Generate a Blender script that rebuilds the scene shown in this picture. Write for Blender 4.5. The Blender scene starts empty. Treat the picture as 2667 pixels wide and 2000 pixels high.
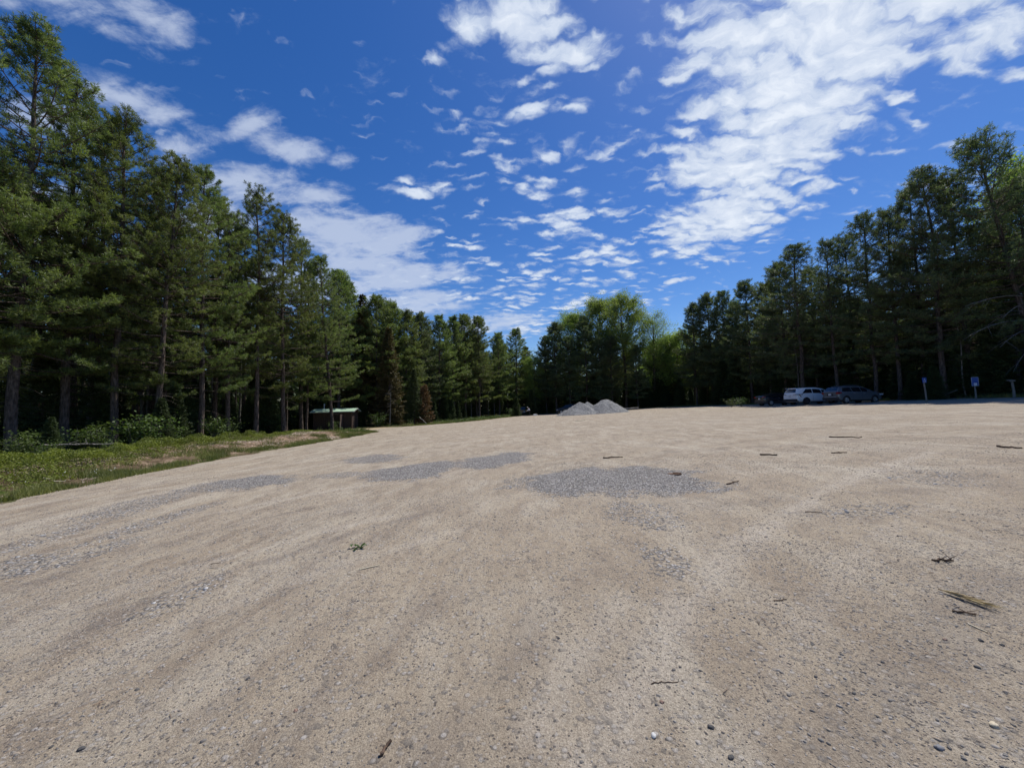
import bpy, math, random
import numpy as np
from mathutils import Vector, Matrix, Quaternion
R = math.radians
scene = bpy.context.scene
C = scene.collection

# ------------------------------------------------------------------ camera
FPX = 1000.0                       # focal length in pixels of the 2667 px wide photograph
PITCH = math.atan(0.060); ROLL = math.atan(0.026); CAMZ = 1.60
_f = Vector((0, math.cos(PITCH), math.sin(PITCH)))
_r0 = Vector((1, 0, 0)); _u0 = _r0.cross(_f)
_r = _r0*math.cos(ROLL) - _u0*math.sin(ROLL)
_u = _u0*math.cos(ROLL) + _r0*math.sin(ROLL)
cam_data = bpy.data.cameras.new('camera'); cam = bpy.data.objects.new('camera', cam_data); C.objects.link(cam)
cam_data.sensor_width = 36; cam_data.lens = 36*FPX/2667; cam_data.clip_start = 0.05; cam_data.clip_end = 5000
m = Matrix((( _r.x, _u.x, -_f.x, 0), (_r.y, _u.y, -_f.y, 0), (_r.z, _u.z, -_f.z, CAMZ), (0, 0, 0, 1)))
cam.matrix_world = m
scene.camera = cam
def ray(px, py):
    return _f + _r*((px-1333.5)/FPX) + _u*((1000-py)/FPX)
def hit(px, py, d):                 # world point seen at a place of the photograph, d metres ahead
    v = ray(px, py); return Vector((v.x/v.y*d, d, CAMZ + v.z/v.y*d))

# ------------------------------------------------------------------ light, exposure
SUN_AZ, SUN_EL = 46, 60             # azimuth clockwise from +Y
sl = bpy.data.lights.new('sun', 'SUN'); sl.energy = 4.8; sl.angle = R(0.53); sl.color = (1.0, 0.955, 0.88)
so = bpy.data.objects.new('sun', sl); C.objects.link(so)
sdir = Vector((math.sin(R(SUN_AZ))*math.cos(R(SUN_EL)), math.cos(R(SUN_AZ))*math.cos(R(SUN_EL)), math.sin(R(SUN_EL))))
so.rotation_euler = sdir.to_track_quat('Z', 'Y').to_euler(); so.location = (0, 0, 60)
scene.view_settings.view_transform = 'Standard'; scene.view_settings.look = 'None'
scene.view_settings.exposure = 0; scene.view_settings.gamma = 1
scene.cycles.max_bounces = 5; scene.cycles.diffuse_bounces = 3; scene.cycles.glossy_bounces = 2
scene.cycles.transmission_bounces = 3; scene.cycles.transparent_max_bounces = 4
scene.cycles.use_adaptive_sampling = True

# ------------------------------------------------------------------ node helpers
class NB:
    def __init__(s, nt): s.nt = nt; s.n = nt.nodes; s.l = nt.links
    def new(s, typ, **kw):
        o = s.n.new(typ)
        for k, v in kw.items(): setattr(o, k, v)
        return o
    def put(s, sock, v):
        if isinstance(v, bpy.types.NodeSocket): s.l.new(v, sock)
        elif v is not None:
            try: sock.default_value = v
            except Exception:
                sock.default_value = (v[0], v[1], v[2], 1) if len(v) == 3 else v
    def math(s, op, a, b=None, c=None, clamp=False):
        o = s.new('ShaderNodeMath', operation=op, use_clamp=clamp)
        s.put(o.inputs[0], a)
        if b is not None: s.put(o.inputs[1], b)
        if c is not None: s.put(o.inputs[2], c)
        return o.outputs[0]
    def vmath(s, op, a, b=None, out=0, scale=None):
        o = s.new('ShaderNodeVectorMath', operation=op); s.put(o.inputs[0], a)
        if b is not None: s.put(o.inputs[1], b)
        if scale is not None: s.put(o.inputs['Scale'], scale)
        return o.outputs[out]
    def noise(s, vec, scale, detail=3, rough=0.55, dist=0, col=False):
        o = s.new('ShaderNodeTexNoise'); s.put(o.inputs['Vector'], vec); s.put(o.inputs['Scale'], scale)
        o.inputs['Detail'].default_value = detail; o.inputs['Roughness'].default_value = rough; o.inputs['Distortion'].default_value = dist
        return o.outputs['Color' if col else 0]
    def vor(s, vec, scale, feature='F1', out='Distance', rand=1.0, smooth=None):
        o = s.new('ShaderNodeTexVoronoi', feature=feature); s.put(o.inputs['Vector'], vec); s.put(o.inputs['Scale'], scale)
        o.inputs['Randomness'].default_value = rand
        if smooth is not None: o.inputs['Smoothness'].default_value = smooth
        return o.outputs[out]
    def ramp(s, fac, lo, hi, a=0.0, b=1.0, smooth=False):
        o = s.new('ShaderNodeMapRange', interpolation_type='SMOOTHSTEP' if smooth else 'LINEAR'); s.put(o.inputs[0], fac)
        o.inputs[1].default_value = lo; o.inputs[2].default_value = hi; o.inputs[3].default_value = a; o.inputs[4].default_value = b
        return o.outputs[0]
    def mix(s, fac, a, b, mode='MIX'):
        o = s.new('ShaderNodeMix', data_type='RGBA', blend_type=mode)
        s.put(o.inputs[0], fac)
        for sock, v in ((o.inputs[6], a), (o.inputs[7], b)):
            if isinstance(v, bpy.types.NodeSocket): s.l.new(v, sock)
            else: sock.default_value = (v[0], v[1], v[2], 1)
        return o.outputs[2]
    def mapping(s, vec, loc=(0, 0, 0), rot=(0, 0, 0), scale=(1, 1, 1), typ='POINT'):
        o = s.new('ShaderNodeMapping', vector_type=typ); s.put(o.inputs[0], vec)
        o.inputs[1].default_value = loc; o.inputs[2].default_value = rot; o.inputs[3].default_value = scale
        return o.outputs[0]
def material(name):
    mt = bpy.data.materials.new(name); mt.use_nodes = True
    nb = NB(mt.node_tree); b = mt.node_tree.nodes['Principled BSDF']
    return mt, nb, b
def simple(name, col, rough=0.6, metal=0.0, coat=0.0, vary=0.12, scale=6.0, bump=0.0, bscale=40):
    mt, nb, b = material(name)
    tc = nb.new('ShaderNodeTexCoord')
    n = nb.noise(tc.outputs['Object'], scale, 4)
    dark = tuple(c*(1-vary) for c in col); light = tuple(min(1, c*(1+vary)) for c in col)
    nb.put(b.inputs['Base Color'], nb.mix(nb.ramp(n, .3, .7), dark, light))
    b.inputs['Roughness'].default_value = rough; b.inputs['Metallic'].default_value = metal
    b.inputs['Coat Weight'].default_value = coat
    if bump:
        bp = nb.new('ShaderNodeBump'); bp.inputs['Strength'].default_value = bump; bp.inputs['Distance'].default_value = .02
        nb.put(bp.inputs['Height'], nb.noise(tc.outputs['Object'], bscale, 4)); nb.put(b.inputs['Normal'], bp.outputs[0])
    return mt

# ------------------------------------------------------------------ sky with clouds (world)
world = bpy.data.worlds.new('World'); scene.world = world; world.use_nodes = True
wn = NB(world.node_tree); world.node_tree.nodes.clear()
wout = wn.new('ShaderNodeOutputWorld')
tc = wn.new('ShaderNodeTexCoord')
sky = wn.new('ShaderNodeTexSky', sky_type='NISHITA'); sky.sun_disc = False
sky.sun_elevation = R(SUN_EL); sky.sun_rotation = R(SUN_AZ); sky.altitude = 300; sky.air_density = 1.0; sky.dust_density = 0.3; sky.ozone_density = 3.0
D = wn.vmath('NORMALIZE', tc.outputs['Generated'])
sep = wn.new('ShaderNodeSeparateXYZ'); wn.put(sep.inputs[0], D)
CK = 0.22                           # clouds lie on a gently curved layer
den = wn.math('MAXIMUM', wn.math('ADD', sep.outputs[2], CK), 0.08)
cmb = wn.new('ShaderNodeCombineXYZ')
wn.put(cmb.inputs[0], wn.math('DIVIDE', sep.outputs[0], den)); wn.put(cmb.inputs[1], wn.math('DIVIDE', sep.outputs[1], den))
UV = cmb.outputs[0]
def cuv(px, py):
    v = ray(px, py).normalized(); return np.array((v.x/(v.z+CK), v.y/(v.z+CK)))
def cloud_mask(items):
    tot = None
    for (cx, cy, rx, ry, rot, s) in items:
        cx *= 1.2057; cy *= 1.2057; rx *= 1.2057*1.15; ry *= 1.2057*1.15; a = R(rot)
        c = cuv(cx, cy)
        e1 = (cuv(cx+rx*math.cos(a)*.5, cy-rx*math.sin(a)*.5)-cuv(cx-rx*math.cos(a)*.5, cy+rx*math.sin(a)*.5))
        e2 = (cuv(cx+ry*math.sin(a)*.5, cy+ry*math.cos(a)*.5)-cuv(cx-ry*math.sin(a)*.5, cy-ry*math.cos(a)*.5))
        U, S, V = np.linalg.svd(np.stack([e1, e2], 1))
        ang = math.atan2(U[1, 0], U[0, 0])
        mp = wn.mapping(UV, (c[0], c[1], 0), (0, 0, ang), (S[0], S[1], 1), 'TEXTURE')
        g = wn.new('ShaderNodeTexGradient', gradient_type='SPHERICAL'); wn.put(g.inputs[0], mp)
        v = wn.math('MULTIPLY', wn.math('POWER', g.outputs[1], .6), s)
        tot = v if tot is None else wn.math('MAXIMUM', tot, v)
    return tot
crisp = [(2190, 150, 150, 110, 20, .62), (1900, 150, 200, 130, 20, .92), (1590, 100, 150, 120, 0, 1.15), (2080, 50, 220, 110, 20, .95), (1500, 330, 90, 140, 0, .75), (1180, 400, 260, 260, 0, .34), (1150, 620, 380, 110, 0, .40), (1950, 260, 420, 260, 0, .26), (1820, 50, 340, 160, 10, 1.3), (1700, 210, 310, 140, 20, 1.25), (1620, 350, 260, 120, 25, 1.15), (1570, 470, 200, 85, 20, 1.1),
         (1500, 535, 110, 22, 12, .9), (2060, 100, 200, 110, 30, .75), (1480, 170, 60, 50, 0, .55), (1770, 330, 120, 30, 30, .9), (1740, 410, 70, 25, 15, .85),
         (1930, 210, 150, 40, 22, .62), (1520, 30, 90, 60, 0, .6), (1900, -40, 360, 120, 0, 1.1),
         (1010, 60, 70, 80, 20, .95), (960, 110, 40, 40, 0, .6), (1140, 60, 110, 95, -30, 1.05), (1230, 110, 110, 60, 10, .95), (1190, 140, 50, 30, 20, .7),
         (930, 168, 16, 12, 0, .6), (1135, 243, 120, 26, 16, .8), (1250, 228, 50, 24, 15, .78), (1185, 335, 85, 36, 22, .8), (1070, 340, 35, 18, 20, .55),
         (1160, 405, 60, 28, 20, .75), (1245, 400, 50, 48, 10, .72), (1215, 480, 85, 46, 0, .85), (1130, 485, 45, 26, 0, .65), (1290, 550, 90, 24, 20, .82),
         (1165, 590, 66, 18, 20, .85), (1350, 575, 60, 34, 15, .75), (885, 410, 95, 30, 0, .85), (1005, 535, 55, 14, -5, .72), (1312, 460, 26, 18, 0, .75),
         (1160, 545, 45, 18, 20, .7), (1060, 573, 40, 14, 10, .65), (1460, 607, 50, 8, 12, .75), (1570, 556, 80, 18, 12, .6), (950, 498, 24, 12, 0, .6),
         (1310, 335, 30, 18, 30, .6), (1310, 515, 60, 20, 15, .6), (2070, 215, 90, 14, 25, .6), (1850, 455, 60, 10, 10, .6), (1660, 505, 60, 14, 10, .7),
         (1100, 650, 60, 28, 0, .75), (1240, 655, 80, 16, 15, .75), (1140, 712, 90, 24, 8, .78), (1010, 600, 60, 14, 10, .6), (1260, 610, 60, 14, 15, .6),
         (1000, 640, 60, 16, 10, .6), (1400, 650, 80, 10, 10, .55), (1330, 455, 30, 20, 0, .55), (780, 90, 30, 12, 0, .5), (1385, 10, 20, 14, 0, .5)]
soft = [(300, 20, 110, 55, -25, .60), (200, 25, 150, 50, -20, .54), (370, 60, 60, 50, -30, .52), (30, 10, 120, 50, 0, .5), (280, 215, 145, 46, -18, .72),
        (400, 322, 90, 44, 10, .68), (545, 400, 140, 50, -5, .82), (620, 320, 100, 38, -15, .64), (690, 425, 75, 34, 0, .7), (745, 510, 140, 60, -12, .98),
        (830, 525, 110, 40, 12, .95), (860, 602, 150, 34, 6, .98), (800, 570, 120, 50, 0, .9), (900, 655, 120, 34, 0, .9), (540, 268, 75, 30, 30, .66), (835, 480, 55, 24, 0, .72), (1060, 700, 130, 26, 5, .8),
        (760, 470, 40, 20, 0, .6), (740, 350, 40, 20, 0, .6), (100, 260, 140, 60, 0, .7), (60, 500, 200, 100, 0, .7), (700, 620, 260, 60, 0, .8), (450, 480, 120, 60, 0, .8)]
mk1 = cloud_mask(crisp); mk2 = cloud_mask(soft)
warp = wn.vmath('SCALE', wn.vmath('SUBTRACT', wn.noise(UV, 5, 4, .6, col=True), (.5, .5, .5)), scale=0.16)
warp2 = wn.vmath('SCALE', wn.vmath('SUBTRACT', wn.noise(UV, 26, 3, .6, col=True), (.5, .5, .5)), scale=0.035)
UVW = wn.vmath('ADD', wn.vmath('ADD', UV, warp), warp2)
# small elongated cells of the altocumulus sheet
cell = wn.vor(wn.mapping(UVW, (0, 0, 0), (0, 0, R(-24)), (12, 27, 1)), 1.0, 'SMOOTH_F1', smooth=.35)
cellv = wn.ramp(cell, .15, .85, 1, 0)
fine = wn.noise(wn.mapping(UVW, (0, 0, 0), (0, 0, R(-24)), (10, 20, 1)), 1.6, 6, .62)
big = wn.noise(UV, 7, 5, .6)
tex1 = wn.math('ADD', wn.math('ADD', wn.math('MULTIPLY', cellv, .76), wn.math('MULTIPLY', fine, .80)), wn.math('MULTIPLY', big, .48))
v1 = wn.math('ADD', mk1, wn.math('SUBTRACT', tex1, 1.19))
a1 = wn.ramp(v1, .10, .72, 0, 1, True)
tex2 = wn.math('ADD', wn.math('MULTIPLY', wn.noise(wn.mapping(UV, (3, 1, 0), (0, 0, R(12)), (4, 7.5, 1)), 1.7, 7, .62, .5), 1.5), wn.math('MULTIPLY', wn.noise(UV, 22, 5, .68), .60))
v2 = wn.math('ADD', mk2, wn.math('SUBTRACT', tex2, 1.06))
a2 = wn.math('MULTIPLY', wn.ramp(v2, .10, .80, 0, 1, True), .78)
al = wn.math('SUBTRACT', wn.math('ADD', a1, a2), wn.math('MULTIPLY', a1, a2))
al = wn.math('MULTIPLY', al, wn.ramp(sep.outputs[2], 0.02, .10, 0, .96))
hsv = wn.new('ShaderNodeHueSaturation'); hsv.inputs['Hue'].default_value = 0.512; hsv.inputs['Saturation'].default_value = 1.34; hsv.inputs['Value'].default_value = 1.12
wn.put(hsv.inputs['Color'], sky.outputs[0])
bg1 = wn.new('ShaderNodeBackground'); wn.put(bg1.inputs[0], hsv.outputs[0]); bg1.inputs[1].default_value = 0.10
bg2 = wn.new('ShaderNodeBackground')
ccol = wn.mix(wn.ramp(wn.math('ADD', wn.math('MULTIPLY', v1, .6), wn.math('MULTIPLY', fine, .7)), .45, 1.15), (.44, .55, .76), (.84, .90, .99))
ccol = wn.mix(wn.ramp(wn.math('SUBTRACT', a2, a1), 0, .5), ccol, (.58, .66, .82))
wn.put(bg2.inputs[0], ccol); bg2.inputs[1].default_value = 1.0
ms = wn.new('ShaderNodeMixShader'); wn.put(ms.inputs[0], al); wn.l.new(bg1.outputs[0], ms.inputs[1]); wn.l.new(bg2.outputs[0], ms.inputs[2])
wn.l.new(ms.outputs[0], wout.inputs[0])
world.cycles.sampling_method = 'MANUAL'; world.cycles.sample_map_resolution = 512

# ------------------------------------------------------------------ object helpers
def tag(o, label=None, cat=None, group=None, kind=None):
    if label: o['label'] = label
    if cat: o['category'] = cat
    if group: o['group'] = group
    if kind: o['kind'] = kind
    return o
def fmesh(name, V, T, smooth=False, mat=None, mats=None, mi=None):
    """V (N,3), T list/array of equal length faces -> mesh datablock"""
    me = bpy.data.meshes.new(name)
    V = np.asarray(V, dtype=np.float32)
    Ts = T if isinstance(T, list) and len(T) and isinstance(T[0], np.ndarray) and T[0].ndim == 2 else [np.asarray(T, dtype=np.int32)]
    loops = np.concatenate([t.ravel() for t in Ts]).astype(np.int32)
    sizes = np.concatenate([np.full(len(t), t.shape[1], np.int32) for t in Ts])
    me.vertices.add(len(V)); me.vertices.foreach_set('co', V.ravel())
    me.loops.add(len(loops)); me.loops.foreach_set('vertex_index', loops)
    me.polygons.add(len(sizes)); st = np.concatenate([[0], np.cumsum(sizes)[:-1]]).astype(np.int32)
    me.polygons.foreach_set('loop_start', st)
    try: me.polygons.foreach_set('loop_total', sizes)
    except Exception: pass
    if smooth: me.polygons.foreach_set('use_smooth', np.ones(len(sizes), bool))
    me.update(calc_edges=True)
    if mat: me.materials.append(mat)
    if mats:
        for mm in mats: me.materials.append(mm)
        me.polygons.foreach_set('material_index', np.asarray(mi, np.int32))
    return me
def obj(name, me, parent=None, loc=None):
    o = bpy.data.objects.new(name, me); C.objects.link(o)
    if parent: o.parent = parent
    if loc is not None: o.location = loc
    return o
def empty(name, loc=(0, 0, 0), rz=0):
    o = bpy.data.objects.new(name, None); C.objects.link(o); o.location = loc; o.rotation_euler = (0, 0, rz)
    o.empty_display_size = .2
    return o
class MB:
    """collects simple solids and links them as one mesh"""
    def __init__(s): s.v = []; s.f = []
    def add(s, vs, fs):
        n = len(s.v); s.v += [tuple(v) for v in vs]; s.f += [tuple(i+n for i in f) for f in fs]; return s
    def box(s, c, d, rz=0, M=None, bev=0.0):
        vs = []
        for x in (-.5, .5):
            for y in (-.5, .5):
                for z in (-.5, .5): vs.append(Vector((x*d[0], y*d[1], z*d[2])))
        mt = (M or Matrix.Rotation(rz, 3, 'Z'))
        vs = [mt @ v + Vector(c) for v in vs]
        return s.add(vs, [(0, 1, 3, 2), (4, 6, 7, 5), (0, 4, 5, 1), (2, 3, 7, 6), (0, 2, 6, 4), (1, 5, 7, 3)])
    def tube(s, pts, rad, n=8, cap=True):
        pts = [Vector(p) for p in pts]; rings = []
        up = Vector((0, 0, 1))
        for i, p in enumerate(pts):
            t = (pts[min(i+1, len(pts)-1)]-pts[max(i-1, 0)]).normalized()
            a = t.cross(up if abs(t.z) < .95 else Vector((1, 0, 0))).normalized(); b = t.cross(a)
            r = rad[i] if hasattr(rad, '__len__') else rad
            rings.append([p + a*(r*math.cos(2*math.pi*k/n)) + b*(r*math.sin(2*math.pi*k/n)) for k in range(n)])
        vs = [v for rg in rings for v in rg]; fs = []
        for i in range(len(pts)-1):
            for k in range(n): fs.append((i*n+k, i*n+(k+1) % n, (i+1)*n+(k+1) % n, (i+1)*n+k))
        if cap: fs.append(tuple(range(n-1, -1, -1))); fs.append(tuple((len(pts)-1)*n+k for k in range(n)))
        return s.add(vs, fs)
    def build(s, name, mat, parent=None, smooth=False, loc=None):
        me = bpy.data.meshes.new(name); me.from_pydata(s.v, [], s.f); me.materials.append(mat); me.update()
        if smooth:
            me.polygons.foreach_set('use_smooth', np.ones(len(me.polygons), bool))
            me.set_sharp_from_angle(angle=R(38))
        return obj(name, me, parent, loc)

# value noise on numpy arrays
_rs = np.random.RandomState(7); _G = _rs.rand(256, 256)
def vnoise(x, y):
    x = np.asarray(x, float); y = np.asarray(y, float)
    xi = np.floor(x).astype(int); yi = np.floor(y).astype(int); fx = x-xi; fy = y-yi
    fx = fx*fx*(3-2*fx); fy = fy*fy*(3-2*fy)
    g = lambda a, b: _G[a % 256, b % 256]
    return (g(xi, yi)*(1-fx)+g(xi+1, yi)*fx)*(1-fy)+(g(xi, yi+1)*(1-fx)+g(xi+1, yi+1)*fx)*fy
def fbm(x, y, o=4):
    s = 0; a = .5
    for i in range(o): s = s+a*vnoise(x*2**i+i*17.3, y*2**i+i*5.1); a *= .5
    return s
def sstep(a, b, x):
    t = np.clip((x-a)/(b-a), 0, 1); return t*t*(3-2*t)

# ------------------------------------------------------------------ terrain
XL = (np.array([-40, 0, 8.6, 15, 27, 34, 37, 41, 44, 48, 52, 60, 70, 80, 86]), np.array([-12.5, -12, -11.6, -12.3, -11.7, -11.8, -14.4, -13.6, -10.2, -7.0, -5.0, -2.4, .6, 2.6, 3.0]))
XR = (np.array([-40, 0, 20, 30, 38, 45, 52, 60, 70, 76, 80, 86]), np.array([36, 36, 37, 37.5, 37, 36, 35, 33.5, 31.5, 29, 20, 9]))
def xl(y): return np.interp(y, *XL)
def xr(y): return np.interp(y, *XR)
def gz(x, y):
    x = np.asarray(x, float); y = np.asarray(y, float)
    xp = np.clip(x, -70, 60)
    z = .018*xp + .018*(np.log1p(np.exp(np.clip(xp/2.0, -30, 30)))*2.0) - .035*0
    z = z - .0249                                   # softplus offset at x = 0
    z = z - .006*np.clip(y-30, 0, 60)*sstep(0, 20, x+10)
    dl = xl(y)-x                                    # metres outside the lot on the left
    md = .42*sstep(.3, 3.2, dl)*(1-sstep(29, 35, y))*(.75+.5*fbm(x*.5, y*.35, 3))
    dr = x-xr(y)
    z = z + md + .35*sstep(.5, 6, dr)*fbm(x*.3, y*.3, 3)
    z = z + .035*(fbm(x*.22+3, y*.22, 3)-.45) + .010*(fbm(x*1.4, y*1.4, 2)-.4)
    return z
def G(x, y): return float(gz(x, y))

# ground material : forest floor, litter, moss, grassy verge
gm, nb, b = material('forest_floor')
geo = nb.new('ShaderNodeNewGeometry'); P = geo.outputs['Position']
n1 = nb.noise(P, 1.3, 5, .6); n2 = nb.noise(P, 14, 5, .65); n3 = nb.noise(P, .35, 3)
c = nb.mix(nb.ramp(n2, .35, .68), (.060, .042, .026), (.19, .135, .085))
c = nb.mix(nb.ramp(n1, .45, .62), c, (.06, .085, .018))
att = nb.new('ShaderNodeAttribute', attribute_name='chips')
chips = nb.math('MULTIPLY', att.outputs['Fac'], nb.ramp(n1, .42, .55))
vc = nb.vor(nb.mapping(P, (0, 0, 0), (0, 0, .6), (30, 11, 20)), 1.0, 'F1', 'Color')
sp = nb.new('ShaderNodeSeparateColor'); nb.put(sp.inputs[0], vc)
cc = nb.mix(sp.outputs[0], (.10, .06, .04), (.42, .31, .22))
c = nb.mix(chips, c, cc)
sh_ = nb.new('ShaderNodeAttribute', attribute_name='shoulder')
c = nb.mix(nb.ramp(nb.math('ADD', sh_.outputs['Fac'], nb.math('MULTIPLY', n1, .5)), .55, .85), c, nb.mix(n2, (.19, .145, .105), (.32, .26, .19)))
att2 = nb.new('ShaderNodeAttribute', attribute_name='sand')
c = nb.mix(nb.ramp(nb.math('ADD', att2.outputs['Fac'], nb.math('MULTIPLY', n1, .3)), .45, .7), c, nb.mix(n2, (.34, .26, .17), (.50, .40, .27)))
nb.put(b.inputs['Base Color'], c); b.inputs['Roughness'].default_value = 1; b.inputs['Specular IOR Level'].default_value = .1
bp = nb.new('ShaderNodeBump'); bp.inputs['Strength'].default_value = .8; bp.inputs['Distance'].default_value = .05
nb.put(bp.inputs['Height'], nb.math('ADD', n2, nb.math('MULTIPLY', sp.outputs[0], .5))); nb.put(b.inputs['Normal'], bp.outputs[0])

xs = np.concatenate([[-2500, -900, -400, -200, -120, -90], np.arange(-70, -20, 1.5), np.arange(-20, -9, .35), np.arange(-9, 30, 1.5), np.arange(30, 46, .5), np.arange(46, 75, 1.5), [90, 120, 200, 400, 900, 2500]])
ys = np.concatenate([[-2500, -900, -300, -120, -70, -40], np.arange(-30, 0, 1.5), np.arange(0, 60, .4), np.arange(60, 100, 1.), np.arange(100, 130, 3), [150, 200, 400, 900, 2500]])
X, Y = np.meshgrid(xs, ys)
Z = gz(X, Y)
ins = np.minimum(np.minimum(X-xl(Y), xr(Y)-X), 84-Y)
Z = Z - .25*sstep(.4, 1.6, ins)*(Y > -30)
nx, ny = len(xs), len(ys)
idx = np.arange(nx*ny).reshape(ny, nx)
q = np.stack([idx[:-1, :-1], idx[:-1, 1:], idx[1:, 1:], idx[1:, :-1]], -1).reshape(-1, 4)
me = fmesh('ground', np.stack([X, Y, Z], -1).reshape(-1, 3), [q], True, gm)
dl = xl(Y)-X
ch = sstep(0.2, 1.0, dl)*(1-sstep(3.2, 5.2, dl))*sstep(10, 14, Y)*(1-sstep(33, 36, Y))
sd = np.exp(-(((X+14.2)/2.4)**2+((Y-40.0)/3.2)**2)*1.2)
shd = sstep(-.5, .3, X-xr(Y))*sstep(4.0, 1.0, X-xr(Y))*sstep(10, 20, Y)*sstep(60, 50, Y)
for nme, arr in (('chips', ch), ('sand', sd), ('shoulder', shd)):
    a = me.attributes.new(nme, 'FLOAT', 'POINT'); a.data.foreach_set('value', arr.ravel().astype(np.float32))
tag(obj('ground', me), 'forest floor of brown litter and low green growth around the lot', 'ground', kind='structure')

# ------------------------------------------------------------------ gravel lot
def GP(px, py):                     # point of the ground seen at a place of the photograph
    v = ray(px, py); t = 5.0
    for _ in range(60):
        p = Vector((0, 0, CAMZ))+v*t; e = p.z-G(p.x, p.y); t += e/(-v.z+.02*1.0) if v.z < 0 else 0
        t = max(.5, min(t, 200))
    p = Vector((0, 0, CAMZ))+v*t
    return Vector((p.x, p.y, G(p.x, p.y)))
patches = [(1590, 1250, 250, 40, 0, 1.0), (1500, 1262, 130, 26, 0, .9), (1705, 1256, 95, 26, -4, .8), (1100, 1222, 130, 20, 9, 1.0), (1280, 1200, 130, 17, 5, 1.0),
           (975, 1197, 85, 12, 5, .75), (660, 1256, 120, 19, 3, .95), (560, 1266, 110, 14, 8, .6), (880, 1237, 70, 9, 5, .5),
           (340, 1322, 230, 18, 13, .50), (410, 1358, 220, 12, 17, .45), (120, 1400, 170, 14, 16, .40), (60, 1475, 130, 24, 14, .52), (250, 1440, 150, 12, 18, .45),
           (1720, 1455, 90, 40, -20, .42), (1660, 1340, 110, 40, -10, .38), (2450, 1240, 200, 24, 0, .30), (2250, 1330, 160, 20, 4, .28), (480, 1550, 170, 22, 24, .35)]
PM = []
for (cx, cy, rx, ry, rot, s) in patches:
    a = R(rot); c = GP(cx, cy)
    e1 = (GP(cx+rx*math.cos(a), cy-rx*math.sin(a))-GP(cx-rx*math.cos(a), cy+rx*math.sin(a)))*.5
    e2 = (GP(cx+ry*math.sin(a), cy+ry*math.cos(a))-GP(cx-ry*math.sin(a), cy-ry*math.cos(a)))*.5
    M2 = np.array([[e1.x, e2.x], [e1.y, e2.y]]); PM.append((np.array([c.x, c.y]), np.linalg.inv(M2), s))
def gravel_mask(x, y, jag=.5):
    tot = np.zeros_like(x)
    nn = (fbm(x*1.3+9, y*1.3, 4)-.47)*4.2*jag + (fbm(x*6+3, y*6, 3)-.45)*1.8*jag
    for c, Mi, s in PM:
        dx = x-c[0]; dy = y-c[1]
        a_ = Mi[0, 0]*dx+Mi[0, 1]*dy; b_ = Mi[1, 0]*dx+Mi[1, 1]*dy
        d = np.sqrt(a_*a_+b_*b_)
        tot = np.maximum(tot, s*sstep(1.12, .68, d+nn*.6))
    return tot
lm, nb, b = material('gravel_lot')
geo = nb.new('ShaderNodeNewGeometry'); P = geo.outputs['Position']
# polar coordinates about the point vehicles swing round, so streaks follow the tyre tracks
ctr = (13.0, 1.0, 0)
sx = nb.new('ShaderNodeSeparateXYZ'); nb.put(sx.inputs[0], nb.vmath('SUBTRACT', nb.vmath('ADD', P, nb.vmath('SCALE', nb.vmath('SUBTRACT', nb.noise(P, .16, 2, col=True), (.5, .5, .5)), scale=3.0)), ctr))
rr = nb.math('SQRT', nb.math('ADD', nb.math('MULTIPLY', sx.outputs[0], sx.outputs[0]), nb.math('MULTIPLY', sx.outputs[1], sx.outputs[1])))
th = nb.math('ARCTAN2', sx.outputs[0], sx.outputs[1])
cb = nb.new('ShaderNodeCombineXYZ'); nb.put(cb.inputs[0], rr); nb.put(cb.inputs[1], nb.math('MULTIPLY', th, 1.6)); PC = cb.outputs[0]
st1 = nb.noise(nb.mapping(PC, scale=(1.3, .7, 1)), 1.0, 5, .6)
sp0 = nb.new('ShaderNodeSeparateXYZ'); nb.put(sp0.inputs[0], P)
swt = nb.math('MAXIMUM', nb.ramp(sp0.outputs[0], -2.5, .5, 1, .12), nb.ramp(sp0.outputs[1], 5, 11, .12, 1), clamp=True)
st2 = nb.noise(nb.mapping(PC, scale=(5.5, 1.6, 1)), 1.0, 4, .6)
st3 = nb.noise(nb.mapping(PC, (7, 3, 0), scale=(16, 4.0, 1)), 1.0, 3, .6)
bl = nb.noise(P, .55, 5, .65); bl2 = nb.noise(nb.mapping(P, rot=(0, 0, .5), scale=(1.6, .8, 1)), 1.9, 6, .72); bl3 = nb.noise(nb.mapping(P, rot=(0, 0, -.75), scale=(1.5, .45, 1)), .9, 5, .62)
f1 = nb.noise(P, 85, 5, .8); f2 = nb.noise(P, 150, 3, .75)
base = nb.mix(nb.ramp(nb.math('ADD', nb.math('MULTIPLY', st1, .6), nb.math('MULTIPLY', bl, .4)), .38, .62), (.355, .300, .224), (.450, .392, .297))
base = nb.mix(nb.math('MULTIPLY', nb.math('MULTIPLY', nb.ramp(st2, .47, .64), swt), .60), base, (.46, .42, .335))
base = nb.mix(nb.math('MULTIPLY', nb.ramp(nb.math('ADD', nb.math('MULTIPLY', st3, .35), nb.math('MULTIPLY', bl2, .65)), .47, .60), nb.math('MULTIPLY', swt, .60)), base, (.245, .200, .150))
base = nb.mix(nb.math('MULTIPLY', nb.ramp(bl, .5, .66), .40), base, (.40, .37, .31))
base = nb.mix(nb.math('MULTIPLY', nb.ramp(bl2, .50, .66), .38), base, (.245, .205, .165))
base = nb.mix(nb.math('MULTIPLY', nb.ramp(bl3, .52, .64), .60), base, (.50, .455, .365))
tk = nb.new('ShaderNodeAttribute', attribute_name='track')
tkn = nb.ramp(bl2, .32, .52)
base = nb.mix(nb.math('MULTIPLY', nb.math('MULTIPLY', nb.ramp(tk.outputs['Fac'], .05, .9), tkn), .62), base, (.52, .475, .395))
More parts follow.
